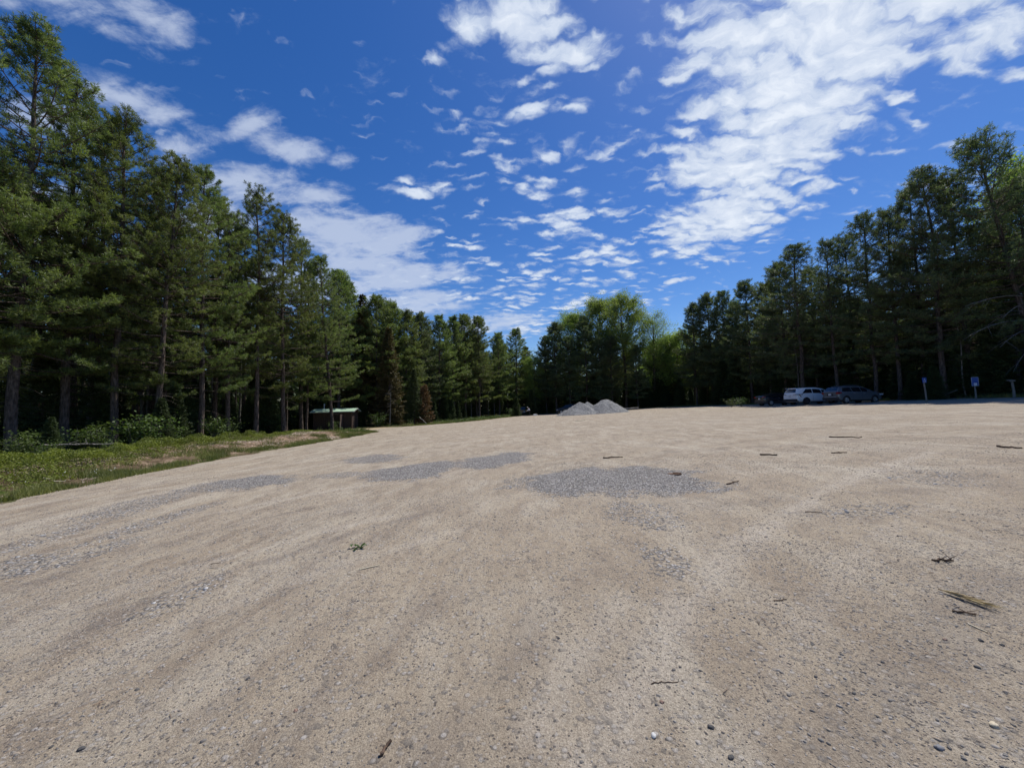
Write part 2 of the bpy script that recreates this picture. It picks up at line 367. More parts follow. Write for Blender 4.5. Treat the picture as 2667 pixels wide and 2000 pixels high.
base = nb.mix(nb.math('MULTIPLY', nb.math('MULTIPLY', nb.ramp(tk.outputs['Fac'], -.05, -.9), tkn), .6), base, (.21, .182, .155))
# fine grains and pebbles
base = nb.mix(nb.ramp(f1, .34, .66), nb.mix(1, base, (.58, .56, .55), 'MULTIPLY'), nb.mix(1, base, (1.30, 1.30, 1.30), 'MULTIPLY'))
base = nb.mix(nb.math('MULTIPLY', nb.ramp(f2, .53, .66), .65), base, nb.mix(1, base, (.45, .44, .44), 'MULTIPLY'))
vp = nb.new('ShaderNodeTexVoronoi'); nb.put(vp.inputs['Vector'], nb.vmath('ADD', P, nb.vmath('SCALE', nb.noise(P, 30, 2, col=True), scale=.02))); vp.inputs['Scale'].default_value = 55
pc = nb.new('ShaderNodeSeparateColor'); nb.put(pc.inputs[0], vp.outputs['Color'])
peb_amt = nb.ramp(nb.math('ADD', nb.noise(P, .9, 4, .6), nb.math('MULTIPLY', st2, .4)), .54, .80, .10, .60)
is_peb = nb.math('MULTIPLY', nb.math('LESS_THAN', pc.outputs[0], peb_amt), nb.math('LESS_THAN', vp.outputs['Distance'], nb.math('MULTIPLY', pc.outputs[2], .48)))
pcol = nb.mix(nb.math('GREATER_THAN', pc.outputs[1], .66), (.10, .09, .085), (.48, .43, .36))
base = nb.mix(nb.math('MULTIPLY', is_peb, .85), base, pcol)
# crushed grey stone patches
att = nb.new('ShaderNodeAttribute', attribute_name='crushed')
vg = nb.new('ShaderNodeTexVoronoi'); nb.put(vg.inputs['Vector'], P); vg.inputs['Scale'].default_value = 34
gc = nb.new('ShaderNodeSeparateColor'); nb.put(gc.inputs[0], vg.outputs['Color'])
grey = nb.mix(gc.outputs[0], (.09, .088, .085), (.58, .57, .55))
grey = nb.mix(nb.ramp(vg.outputs['Distance'], .35, .6), grey, (.12, .115, .11))
gmk = nb.ramp(nb.math('ADD', att.outputs['Fac'], nb.math('MULTIPLY', nb.math('SUBTRACT', gc.outputs[1], .5), 1.0)), .18, .72)
base = nb.mix(gmk, base, grey)
base = nb.mix(1, base, (1.03, 1.0, .985), 'MULTIPLY')
nb.put(b.inputs['Base Color'], base); b.inputs['Roughness'].default_value = .95; b.inputs['Specular IOR Level'].default_value = .15
h = nb.math('ADD', nb.math('ADD', nb.math('MULTIPLY', f1, .5), nb.math('MULTIPLY', f2, .25)), nb.math('ADD', nb.math('MULTIPLY', is_peb, .45), nb.math('MULTIPLY', nb.math('MULTIPLY', gmk, nb.math('SUBTRACT', 1, vg.outputs['Distance'])), .9)))
h = nb.math('ADD', h, nb.math('MULTIPLY', nb.math('MULTIPLY', st3, swt), .5))
bp = nb.new('ShaderNodeBump'); bp.inputs['Strength'].default_value = .9; bp.inputs['Distance'].default_value = .026
nb.put(bp.inputs['Height'], h)
bq = nb.new('ShaderNodeBump'); bq.inputs['Strength'].default_value = .55; bq.inputs['Distance'].default_value = .07; nb.put(bq.inputs['Height'], nb.math('ADD', bl2, nb.math('MULTIPLY', nb.math('MULTIPLY', st2, swt), .5))); nb.put(bp.inputs['Normal'], bq.outputs[0]); nb.put(b.inputs['Normal'], bp.outputs[0])
yy = np.concatenate([np.arange(-30, 0, 2.), np.geomspace(1, 85, 420)-1+.0])
tt = np.linspace(0, 1, 640); tt = tt+0.08*np.sin(2*np.pi*tt)/np.pi*0
YY, TT = np.meshgrid(yy, tt, indexing='ij')
la = xl(yy)+(fbm(yy*.9, yy*0+2, 4)-.47)*1.0+(fbm(yy*5, yy*0+2, 3)-.45)*.35; ra = xr(yy)+(fbm(yy*.6, yy*0+8, 4)-.47)*1.6
LX = la[:, None]*(1-TT)+ra[:, None]*TT
LZ = gz(LX, YY)+.006+.02*(fbm(LX*.8, YY*.8, 3)-.45)*1.2
edge = np.minimum(LX-la[:, None], ra[:, None]-LX)
LZ += -.05*sstep(.25, 0, edge)+.012*sstep(.2, .8, gravel_mask(LX, YY))*(YY < 20)
ny, nx = LX.shape; idx = np.arange(nx*ny).reshape(ny, nx)
q = np.stack([idx[:-1, :-1], idx[:-1, 1:], idx[1:, 1:], idx[1:, :-1]], -1).reshape(-1, 4)
me = fmesh('gravel_lot', np.stack([LX, YY, LZ], -1).reshape(-1, 3), [q], True, lm)
def polydist(x, y, pts):
    d = np.full(x.shape, 99.)
    for (ax, ay), (bx, by) in zip(pts[:-1], pts[1:]):
        L2 = (bx-ax)**2+(by-ay)**2; t = np.clip(((x-ax)*(bx-ax)+(y-ay)*(by-ay))/L2, 0, 1); d = np.minimum(d, np.hypot(x-ax-t*(bx-ax), y-ay-t*(by-ay)))
    return d
TR = np.zeros_like(LX)
def smoothline(pix):
    w_ = np.array([[GP(*p_).x, GP(*p_).y] for p_ in pix]); t_ = np.linspace(0, len(w_)-1, 28); return np.stack([np.interp(t_, np.arange(len(w_)), w_[:, k]) for k in (0, 1)], -1)
for pix, wd_, st_ in [([(1540, 1995), (1690, 1720), (1840, 1510), (2030, 1345), (2230, 1240), (2420, 1180)], .17, 1.0), ([(1990, 1995), (2060, 1720), (2180, 1510), (2330, 1370), (2560, 1270)], .12, .45), ([(1380, 1900), (1500, 1700), (1640, 1560)], .13, .7),
        ([(60, 1735), (300, 1610), (482, 1534), (771, 1437), (980, 1370), (1150, 1330)], .085, -.9), ([(0, 1545), (240, 1478), (520, 1395), (800, 1325)], .11, -.7), ([(0, 1655), (230, 1570), (520, 1475), (820, 1390), (1050, 1340)], .12, .7),
        ([(0, 1850), (300, 1700), (640, 1560), (950, 1450), (1180, 1385)], .13, .6), ([(0, 1380), (250, 1322), (520, 1262), (900, 1200), (1200, 1165)], .22, .7), ([(0, 1330), (300, 1275), (700, 1215), (1100, 1160), (1400, 1135)], .2, .6),
        ([(0, 1440), (300, 1385), (640, 1320), (950, 1265)], .12, .6), ([(620, 1330), (900, 1270), (1130, 1250), (1350, 1180), (1800, 1140)], .16, .45), ([(1850, 1320), (2150, 1290), (2667, 1265)], .20, -.5), ([(2050, 1370), (2667, 1330)], .14, -.35), ([(1900, 1230), (2667, 1215)], .22, .5),
        ([(1700, 1180), (2200, 1150), (2667, 1135)], .3, -.45), ([(1200, 1140), (1700, 1105), (2300, 1090)], .5, .4), ([(900, 1150), (1300, 1115), (1800, 1095)], .4, -.4), ([(1150, 1990), (1290, 1800), (1420, 1600), (1560, 1480)], .16, -.4), ([(650, 1990), (860, 1800), (1050, 1640), (1240, 1520)], .15, -.35), ([(2150, 1995), (2330, 1760), (2500, 1600), (2667, 1500)], .22, -.6)]:
    ln_ = smoothline(pix); dd_ = polydist(LX+.14*(fbm(LX*1.2, YY*1.2, 3)-.45)*2, YY, [tuple(p_) for p_ in ln_]); TR += st_*np.exp(-(dd_/wd_)**2)
a = me.attributes.new('track', 'FLOAT', 'POINT'); a.data.foreach_set('value', np.clip(TR, -1, 1).ravel().astype(np.float32))
a = me.attributes.new('crushed', 'FLOAT', 'POINT'); a.data.foreach_set('value', gravel_mask(LX, YY).ravel().astype(np.float32))
tag(obj('gravel_lot', me), 'wide sandy gravel parking lot with curved tyre tracks', 'parking lot', kind='structure')
def LG(x, y): return G(x, y)+.006+.024*(float(fbm(x*.8, y*.8, 3))-.45)

# ------------------------------------------------------------------ loose stones
def stone_mat(name, lo, hi, tan=.35):
    mt, nb, b = material(name); geo = nb.new('ShaderNodeNewGeometry'); rnd = geo.outputs['Random Per Island']
    w = nb.new('ShaderNodeTexWhiteNoise', noise_dimensions='1D'); nb.put(w.inputs['W'], nb.math('MULTIPLY', rnd, 91.7))
    c = nb.mix(rnd, lo, hi)
    c = nb.mix(nb.math('LESS_THAN', w.outputs[0], tan), c, (.36, .29, .215))
    c = nb.mix(nb.math('MULTIPLY', nb.noise(geo.outputs['Position'], 180, 2), .4), c, (.16, .15, .14))
    nb.put(b.inputs['Base Color'], c); b.inputs['Roughness'].default_value = .85
    return mt
ICO_V = None
def stones(name, x, y, r, mat, rs, sink=.35, base=None):
    """many small faceted stones as one mesh"""
    # octahedron-derived 10-vertex pebble
    k = 5; ang = np.arange(k)*2*np.pi/k
    up = np.stack([np.cos(ang)*.85, np.sin(ang)*.85, np.full(k, .38)], -1); dn = np.stack([np.cos(ang+.5)*1.0, np.sin(ang+.5)*1.0, np.full(k, -.25)], -1)
    bv = np.concatenate([up, dn, [[0, 0, .72]]])
    F = []
    for i in range(k):
        j = (i+1) % k; F += [(i, j, 2*k), (k+i, j, i), (k+i, k+j, j)]
    F = np.array(F); n = len(x); nv = len(bv)
    V = bv[None]*(1+rs.uniform(-.28, .28, (n, nv, 3)))
    sc = np.stack([rs.uniform(.75, 1.35, n), rs.uniform(.6, 1.0, n), rs.uniform(.45, .85, n)], -1)*r[:, None]
    V = V*sc[:, None]
    a = rs.uniform(0, 6.28, n); ca, sa = np.cos(a)[:, None], np.sin(a)[:, None]
    V = np.stack([V[..., 0]*ca-V[..., 1]*sa, V[..., 0]*sa+V[..., 1]*ca, V[..., 2]], -1)
    z = gz(x, y)+.006+.024*(fbm(x*.8, y*.8, 3)-.45) if base is None else base
    V += np.stack([x, y, z+r*.12], -1)[:, None]
    T = (F[None]+(np.arange(n)*nv)[:, None, None]).reshape(-1, 3)
    return fmesh(name, V.reshape(-1, 3), [T], False, mat)
rs = np.random.RandomState(11)
m_peb = stone_mat('pebble_stone', (.075, .07, .065), (.40, .36, .31), .42); m_crush = stone_mat('crushed_stone', (.12, .118, .115), (.60, .59, .57), .10)
def sample_lot(n, y0, y1, dens):
    # uniform in view-wedge area, then rejection by density
    y = np.sqrt(rs.uniform(y0**2, y1**2, n)); x = y*rs.uniform(-1.45, 1.45, n)
    keep = (x > xl(y)+.2) & (x < xr(y)-.2) & (rs.rand(n) < dens(x, y)); return x[keep], y[keep]
dn = lambda x, y: np.clip((fbm(x*.7+5, y*.7, 4)-.36)*3.2+.12+.55*sstep(.3, 3.2, x)*sstep(6, 2.6, y)+.8*gravel_mask(x, y), .05, 1)
x1, y1 = sample_lot(70000, 1.3, 4.2, dn); r1 = np.clip(np.exp(rs.normal(math.log(.0034), .45, len(x1))), .0018, .012)
x2, y2 = sample_lot(60000, 4.0, 11, dn); r2 = np.clip(np.exp(rs.normal(math.log(.0058), .42, len(x2))), .003, .016)
x3, y3 = sample_lot(1500, 1.4, 6, lambda x, y: dn(x, y)**1.6); r3 = rs.uniform(.0065, .0135, len(x3))
o = obj('loose_pebbles', stones('loose_pebbles', np.concatenate([x1, x2, x3]), np.concatenate([y1, y2, y3]), np.concatenate([r1, r2, r3]), m_peb, rs))
tag(o, 'scattered small brown and dark pebbles on the sandy lot', 'pebbles', kind='stuff')
x4, y4 = sample_lot(420000, 3.0, 19, lambda x, y: gravel_mask(x, y, .6)**2.4)
r4 = np.clip(np.exp(rs.normal(math.log(.0115), .4, len(x4))), .005, .026)
o = obj('crushed_gravel', stones('crushed_gravel', x4, y4, r4, m_crush, rs))
tag(o, 'patches of crushed grey stone spread over the tan lot', 'gravel', kind='stuff')

# ------------------------------------------------------------------ foliage materials
def leaf_mat(name, dark, light, transl=.30, nscale=.9, tint=None, tints=(.8, 1.15)):
    mt, nb, b = material(name); nt = mt.node_tree
    tcn = nb.new('ShaderNodeTexCoord'); oi = nb.new('ShaderNodeObjectInfo'); geo = nb.new('ShaderNodeNewGeometry')
    n = nb.noise(tcn.outputs['Object'], nscale, 3, .6)
    f = nb.math('ADD', nb.ramp(n, .32, .68), nb.math('MULTIPLY', nb.math('SUBTRACT', geo.outputs['Random Per Island'], .5), .5), clamp=True)
    c = nb.mix(f, dark, light)
    hs = nb.new('ShaderNodeHueSaturation'); nb.put(hs.inputs['Color'], c)
    nb.put(hs.inputs['Hue'], nb.ramp(oi.outputs['Random'], 0, 1, .487, .513)); nb.put(hs.inputs['Value'], nb.ramp(oi.outputs['Random'], 0, 1, tints[0], tints[1]))
    c = hs.outputs[0]
    nb.put(b.inputs['Base Color'], c); b.inputs['Roughness'].default_value = .55; b.inputs['Specular IOR Level'].default_value = .35
    tr = nb.new('ShaderNodeBsdfTranslucent'); nb.put(tr.inputs[0], nb.mix(1, c, (1.25, 1.35, .7), 'MULTIPLY'))
    mx = nb.new('ShaderNodeMixShader'); mx.inputs[0].default_value = transl
    nt.links.new(b.outputs[0], mx.inputs[1]); nt.links.new(tr.outputs[0], mx.inputs[2])
    nt.links.new(mx.outputs[0], nt.nodes['Material Output'].inputs[0]); return mt
m_pine = leaf_mat('pine_needles', (.072, .104, .036), (.220, .262, .082), .36)
m_pine_r = leaf_mat('pine_needles_bluish', (.066, .096, .046), (.168, .205, .092), .34)
m_spruce = leaf_mat('spruce_needles', (.040, .068, .026), (.085, .120, .040), .2, 1.5)
m_rspruce = leaf_mat('rusty_spruce_needles', (.080, .078, .032), (.170, .130, .055), .2, 1.2)
m_brown = leaf_mat('dead_needles', (.13, .080, .036), (.25, .155, .065), .15, 1.5)
m_decid = leaf_mat('spring_leaves', (.150, .215, .052), (.340, .425, .130), .48, .6)
m_shrub = leaf_mat('shrub_leaves', (.048, .085, .022), (.125, .180, .042), .3, 2.0)
m_carpet = leaf_mat('low_evergreen', (.085, .115, .018), (.235, .285, .045), .3, 1.2)
m_grass = leaf_mat('verge_grass', (.085, .105, .028), (.250, .250, .085), .3, .7)
def bark_mat(name, dark, light):
    mt, nb, b = material(name); tcn = nb.new('ShaderNodeTexCoord')
    mp = nb.mapping(tcn.outputs['Object'], scale=(9, 9, 2.2)); n = nb.noise(mp, 1.6, 5, .65); v = nb.vor(mp, 1.5)
    c = nb.mix(nb.ramp(n, .35, .68), dark, light); c = nb.mix(nb.ramp(v, .1, .5), nb.mix(1, c, (.5, .5, .5), 'MULTIPLY'), c)
    nb.put(b.inputs['Base Color'], c); b.inputs['Roughness'].default_value = .95; b.inputs['Specular IOR Level'].default_value = .15
    bp = nb.new('ShaderNodeBump'); bp.inputs['Strength'].default_value = .8; bp.inputs['Distance'].default_value = .04
    nb.put(bp.inputs['Height'], nb.math('ADD', n, v)); nb.put(b.inputs['Normal'], bp.outputs[0]); return mt
m_bark = bark_mat('pine_bark', (.055, .042, .036), (.19, .15, .125))
m_bark2 = bark_mat('pale_bark', (.14, .13, .115), (.36, .34, .30))
m_dead = bark_mat('dead_wood', (.13, .12, .105), (.34, .32, .285))

# ------------------------------------------------------------------ tree prototypes
class Tubes:
    def __init__(s): s.V = []; s.Q = []; s.n = 0
    def add(s, pts, rad, k=5):
        pts = np.asarray(pts, float); rad = np.asarray(rad, float)
        t = np.gradient(pts, axis=0); t /= np.linalg.norm(t, axis=1)[:, None]+1e-9
        ref = np.where(np.abs(t[:, 2:3]) > .9, np.array([[1., 0, 0]]), np.array([[0, 0, 1.]]))
        a = np.cross(t, ref); a /= np.linalg.norm(a, axis=1)[:, None]+1e-9; b_ = np.cross(t, a)
        an = np.arange(k)*2*np.pi/k
        v = pts[:, None]+rad[:, None, None]*(a[:, None]*np.cos(an)[None, :, None]+b_[:, None]*np.sin(an)[None, :, None])
        m_ = len(pts); i = np.arange(m_-1)[:, None]*k; j = np.arange(k)[None]
        q_ = np.stack([i+j, i+(j+1) % k, i+k+(j+1) % k, i+k+j], -1).reshape(-1, 4)+s.n
        s.V.append(v.reshape(-1, 3)); s.Q.append(q_); s.n += m_*k
    def mesh(s, name, mat): return fmesh(name, np.concatenate(s.V), [np.concatenate(s.Q)], True, mat)
def needles(rs, pos, dirs, K, ln, wd, spread, axis=.5, name='crown', mat=None):
    """tufts of narrow triangular needles round each tuft direction"""
    n = len(pos); pos = np.repeat(pos, K, 0); d = np.repeat(dirs, K, 0)
    rv = rs.normal(size=(n*K, 3)); rv -= (rv*d).sum(1)[:, None]*d; rv /= np.linalg.norm(rv, axis=1)[:, None]+1e-9
    ph = rs.uniform(.12, 1, n*K)**.7*spread
    nd = d*np.cos(ph)[:, None]+rv*np.sin(ph)[:, None]
    base = pos+d*(rs.uniform(-axis, .3*axis, n*K))[:, None]*ln
    L = ln*rs.uniform(.7, 1.15, n*K)
    side = np.cross(nd, rs.normal(size=(n*K, 3))); side /= np.linalg.norm(side, axis=1)[:, None]+1e-9
    w = (wd*rs.uniform(.7, 1.3, n*K))[:, None]
    mid = base+nd*(L*.55)[:, None]; tip = base+nd*L[:, None]
    V = np.stack([base, mid+side*w, tip, mid-side*w], 1).reshape(-1, 3)
    Q = np.arange(n*K*4).reshape(-1, 4)
    return V, Q
def pine(seed, H=18, cb=.38, Lmax=2.9, dens=1.0, mat=None, low=0.0, droop=0, K=40, nl=.185, nw=.0112, bark=None, top_round=.72, dead=14):
    rs = np.random.RandomState(seed); tb = Tubes(); P_, D_ = [], []
    zz = np.linspace(0, H, 16); wob = np.cumsum(rs.normal(0, .035, (16, 2)), 0); wob -= wob[0]
    tr = np.stack([wob[:, 0], wob[:, 1], zz], -1); rad = .0145*(H-zz)**.75*H**.25*.62+.015; rad[0] *= 1.25
    tb.add(tr, rad, 9)
    def trunk(z): return np.array([np.interp(z, zz, tr[:, 0]), np.interp(z, zz, tr[:, 1]), z])
    zb = H*cb; z = zb; az = 0
    while z < H-.25:
        t = (z-zb)/(H-zb); nb_ = rs.randint(3, 6)
        az0 = rs.uniform(0, 6.28)
        for i in range(nb_):
            if rs.rand() > .93*dens: continue
            az = az0+i*6.283/nb_+rs.normal(0, .25)
            shp = (1-t)**top_round*(.62+.38*min(1, t*4))
            L = max(.35, Lmax*shp*rs.uniform(.50, 1.28))+.12
            el = R(-12-droop)+R(62)*t**1.4+rs.normal(0, .12)
            s = np.linspace(0, 1, 6); o = trunk(z+rs.normal(0, .08))
            hd = np.array([math.cos(az), math.sin(az), 0]); lat = np.array([-math.sin(az), math.cos(az), 0])
            bend = rs.uniform(.10, .34); cv = rs.normal(0, .12)
            pts = o+np.outer(s*L*math.cos(el), hd)+np.outer(s*L*math.sin(el)+bend*L*s**2.2-.0*s, [0, 0, 1])+np.outer(cv*L*s**2, lat)
            tb.add(pts, .010+.0105*L*(1-s*.85)*.9, 4)
            tipd = pts[-1]-pts[-2]; tipd /= np.linalg.norm(tipd)
            P_.append(pts[-1]); D_.append(tipd*.8+np.array([0, 0, .45]))
            nsub = int(2+L*3.3)
            for k in range(nsub):
                ss = .32+.68*(k+rs.rand())/nsub; sgn = 1 if k % 2 else -1
                p0 = np.array([np.interp(ss, s, pts[:, c]) for c in range(3)])
                l2 = (.24+.38*L*(1.12-ss)*.62)*rs.uniform(.6, 1.2)
                dd = hd*rs.uniform(.4, .9)+lat*sgn*rs.uniform(.5, 1)+np.array([0, 0, rs.uniform(-.05, .5)]); dd /= np.linalg.norm(dd)
                p1 = p0+dd*l2
                tb.add(np.stack([p0, (p0+p1)/2+[0, 0, .01], p1+[0, 0, .05]]), np.array([.011, .008, .005]), 3)
                for f_ in ((1.0, .62) if l2 > .45 else (1.0,)):
                    P_.append(p0+dd*l2*f_+[0, 0, .05*f_]); D_.append(dd*.75+np.array([0, 0, .55]))
        z += rs.uniform(.29, .46)*(1.0 if t < .8 else .7)
    for q0 in range(int(16)):
        zz_ = H-rs.uniform(.1, 2.2); aa_ = rs.uniform(0, 6.28); ll_ = rs.uniform(.15, .75)*(.35+(H-zz_)*.45); p1_ = trunk(zz_)+np.array([math.cos(aa_)*ll_, math.sin(aa_)*ll_, ll_*.9]); tb.add(np.stack([trunk(zz_), (trunk(zz_)+p1_)/2+[0, 0, -.03], p1_]), np.array([.014, .010, .006]), 3)
        for e_ in range(3): P_.append(p1_+rs.normal(0, .07, 3)); D_.append(np.array([math.cos(aa_)*.4, math.sin(aa_)*.4, 1]))
    P_.append(trunk(H)); D_.append(np.array([0, 0, 1.]))
    for i in range(5): P_.append(trunk(H-.12)+rs.normal(0, .12, 3)); D_.append(np.array([rs.normal(0, .4), rs.normal(0, .4), 1]))
    # dead branch stubs below the crown
    for i in range(int(dead*1.0)):
        z0 = rs.uniform(H*.10, zb+.8); az = rs.uniform(0, 6.28); L = rs.uniform(.4, 1.9)
        s = np.linspace(0, 1, 4); hd = np.array([math.cos(az), math.sin(az), 0])
        pts = trunk(z0)+np.outer(s*L, hd)+np.outer(-s**2*L*rs.uniform(.1, .4), [0, 0, 1.])
        tb.add(pts, .014*(1-s*.8), 3)
    # low living boughs on the sunlit side
    for i in range(int(low)):
        z0 = rs.uniform(H*.16, zb); az = rs.uniform(0, 6.28); L = rs.uniform(1.5, 3.4)
        s = np.linspace(0, 1, 6); hd = np.array([math.cos(az), math.sin(az), 0]); lat = np.array([-math.sin(az), math.cos(az), 0])
        pts = trunk(z0)+np.outer(s*L, hd)+np.outer(-.1*L*s+.22*L*s**2.5, [0, 0, 1.])
        tb.add(pts, .022*(1-s*.8)+.004, 4)
        for k in range(int(9+L*5)):
            ss = rs.uniform(.4, 1.02); p0 = np.array([np.interp(ss, s, pts[:, c]) for c in range(3)])
            P_.append(p0+lat*rs.normal(0, .32)*(1.3-ss)*L*.5+[0, 0, rs.uniform(0, .15)]); D_.append(hd*.6+lat*rs.normal(0, .4)+np.array([0, 0, .5]))
    P_ = np.array(P_); D_ = np.array(D_); D_ /= np.linalg.norm(D_, axis=1)[:, None]
    V, Q = needles(rs, P_, D_, K, nl, nw, 1.5, .95)
    return tb.mesh('trunk', bark or m_bark), fmesh('crown', V, [Q], False, mat or m_pine)
def spruce(seed, H=9, base=.04, Lmax=1.7, mat=None, step=.24, K=3, bark=None, sparse=1.0):
    rs = np.random.RandomState(seed); tb = Tubes(); A, B_ = [], []
    zz = np.linspace(0, H, 8); tb.add(np.stack([zz*0, zz*0, zz], -1), .0095*(H-zz)+.012, 7)
    z = H*base
    while z < H-.1:
        t = (z-H*base)/(H*(1-base)); n = rs.randint(5, 8); az0 = rs.uniform(0, 6.28)
        for i in range(n):
            if rs.rand() > sparse: continue
            az = az0+i*6.283/n+rs.normal(0, .2); L = Lmax*((1-t)**.85)*rs.uniform(.7, 1.12)+.08
            s = np.linspace(0, 1, 5); hd = np.array([math.cos(az), math.sin(az), 0.]); lat = np.array([-math.sin(az), math.cos(az), 0.])
            e = -.30+.75*t
            pts = np.array([0, 0, z])+np.outer(s*L, hd)+np.outer(e*L*s+.16*L*s**2, [0, 0, 1.])
            tb.add(pts, .012*(1-s*.8)*max(.5, L), 3)
            nn = int(6+L*11)
            ss = rs.uniform(.10, 1.0, nn); p0 = np.stack([np.interp(ss, s, pts[:, c]) for c in range(3)], -1)
            sg = rs.choice([-1, 1], nn); l2 = (.14+.42*L*(1.05-ss)*.6)*rs.uniform(.6, 1.1, nn)
            d = hd*.75+lat*sg[:, None]*rs.uniform(.5, 1, nn)[:, None]+np.stack([rs.normal(0, .05, nn), rs.normal(0, .05, nn), rs.normal(-.10, .14, nn)], -1)
            d /= np.linalg.norm(d, axis=1)[:, None]
            for f_ in (.35, .72, 1.05):
                A.append(p0+d*(l2*f_)[:, None]); B_.append(d+rs.normal(0, .18, d.shape))
            A.append(pts[-1:]); B_.append(hd[None])
        z += step*rs.uniform(.8, 1.2)
    A.append(np.array([[0, 0, H]])); B_.append(np.array([[0, 0, 1.]]))
    A = np.concatenate(A); B_ = np.concatenate(B_); B_ /= np.linalg.norm(B_, axis=1)[:, None]
    V, Q = needles(rs, A, B_, K, .21, .026, .9, .5)
    return tb.mesh('trunk', bark or m_bark), fmesh('crown', V, [Q], False, mat or m_spruce)
def leafy(seed, H=22, spread=4.2, cb=.35, mat=None, nleaf=16000, ls=.17, bark=None, limbs=34, clump=.55):
    rs = np.random.RandomState(seed); tb = Tubes()
    zz = np.linspace(0, H*.93, 12); wob = np.cumsum(rs.normal(0, .08, (12, 2)), 0); wob -= wob[0]
    tr = np.stack([wob[:, 0], wob[:, 1], zz], -1); tb.add(tr, .012*(H-zz)+.02, 8)
    tips = []
    for i in range(limbs):
        t = rs.uniform(0, 1); z0 = H*cb*.9+t*H*(.88-cb*.9); az = i*2.4+rs.normal(0, .3)
        L = spread*math.sin(math.pi*min(1, .22+.72*t))**.8*rs.uniform(.6, 1.05)
        s = np.linspace(0, 1, 6); hd = np.array([math.cos(az), math.sin(az), 0]); lat = np.array([-math.sin(az), math.cos(az), 0])
        rise = L*rs.uniform(.5, 1.1)
        pts = np.array([np.interp(z0, zz, tr[:, 0]), np.interp(z0, zz, tr[:, 1]), z0])+np.outer(s**.85*L*.85, hd)+np.outer(s*rise, [0, 0, 1.])+np.outer(rs.normal(0, .2)*s**2*L, lat)
        tb.add(pts, .05*(1-s*.85)*(L/spread+.3), 5)
        for k in range(14):
            ss = rs.uniform(.35, 1); p0 = np.array([np.interp(ss, s, pts[:, c]) for c in range(3)])
            d = rs.normal(size=3)+hd*.8+np.array([0, 0, .7]); d /= np.linalg.norm(d); p1 = p0+d*rs.uniform(.4, 1.2)
            tb.add(np.stack([p0, (p0+p1)/2, p1]), np.array([.016, .011, .005]), 3); tips.append(p1); tips.append((p0+p1)/2)
        tips.append(pts[-1])
    for i in range(14): tips.append(tr[-1]+rs.normal(0, .7, 3)+[0, 0, .6])
    tips = np.array(tips); w = rs.uniform(.2, 1, len(tips)); w /= w.sum()
    c = tips[rs.choice(len(tips), nleaf, p=w)]+rs.normal(0, clump, (nleaf, 3))*[1, 1, .75]
    d1 = rs.normal(size=(nleaf, 3)); d1 /= np.linalg.norm(d1, axis=1)[:, None]
    d2 = np.cross(d1, rs.normal(size=(nleaf, 3))); d2 /= np.linalg.norm(d2, axis=1)[:, None]
    l = (ls*rs.uniform(.6, 1.2, nleaf))[:, None]
    V = np.stack([c-d1*l*.5, c+d2*l*.33, c+d1*l*.5, c-d2*l*.33], 1).reshape(-1, 3)
    return tb.mesh('trunk', bark or m_bark), fmesh('crown', V, [np.arange(nleaf*4).reshape(-1, 4)], False, mat or m_decid)
def bush(seed, H=1.2, W=.8, nleaf=700, ls=.085, mat=None, stems=14):
    rs = np.random.RandomState(seed); tb = Tubes(); tips = []
    for i in range(stems):
        az = rs.uniform(0, 6.28); r_ = rs.uniform(.15, 1)*W; h_ = H*rs.uniform(.55, 1)
        s = np.linspace(0, 1, 5); pts = np.outer(s**1.3*r_, [math.cos(az), math.sin(az), 0])+np.outer(s*h_, [0, 0, 1.])
        tb.add(pts, .008*(1-s*.7), 3)
        for k in range(7): ss = rs.uniform(.25, 1.05); tips.append(np.array([np.interp(min(1, ss), s, pts[:, c]) for c in range(3)]))
    tips = np.array(tips); c = tips[rs.randint(0, len(tips), nleaf)]+rs.normal(0, .09, (nleaf, 3))*[1.3, 1.3, .8]; c[:, 2] = np.abs(c[:, 2])+.02
    d1 = rs.normal(size=(nleaf, 3)); d1[:, 2] *= .5; d1 /= np.linalg.norm(d1, axis=1)[:, None]
    d2 = np.cross(d1, rs.normal(size=(nleaf, 3))*[.4, .4, 1]); d2 /= np.linalg.norm(d2, axis=1)[:, None]
    l = (ls*rs.uniform(.6, 1.2, nleaf))[:, None]
    V = np.stack([c-d1*l*.5, c+d2*l*.34, c+d1*l*.5, c-d2*l*.34], 1).reshape(-1, 3)
    return tb.mesh('stem', m_dead), fmesh('foliage', V, [np.arange(nleaf*4).reshape(-1, 4)], False, mat or m_shrub)

PN = [pine(1, 18, .27, 3.5, low=7, top_round=.62), pine(2, 18, .34, 3.1, low=5, top_round=.55), pine(3, 18, .30, 3.3, low=7, top_round=.62), pine(4, 18, .40, 3.0, low=4, top_round=.5), pine(5, 18, .25, 3.7, low=8, top_round=.6)]
PR = [pine(11, 18, .30, 3.2, mat=m_pine_r, low=6, dead=26, top_round=.55, K=20, nl=.23, nw=.0175), pine(12, 18, .25, 3.6, mat=m_pine_r, low=7, dead=30, top_round=.6, K=20, nl=.23, nw=.0175), pine(13, 18, .34, 3.0, mat=m_pine_r, low=5, dead=30, top_round=.5, K=20, nl=.23, nw=.0175), pine(14, 18, .24, 3.7, mat=m_pine_r, low=8, dead=34, top_round=.5, K=20, nl=.23, nw=.0175)]
PF = [pine(21, 16, .42, 3.0, mat=m_pine, K=13, nl=.26, nw=.023, low=3, top_round=.5), pine(22, 16, .46, 2.9, mat=m_pine_r, K=13, nl=.26, nw=.023, low=3, top_round=.5), pine(23, 16, .38, 3.1, mat=m_pine, K=13, nl=.26, nw=.023, low=4, top_round=.5)]
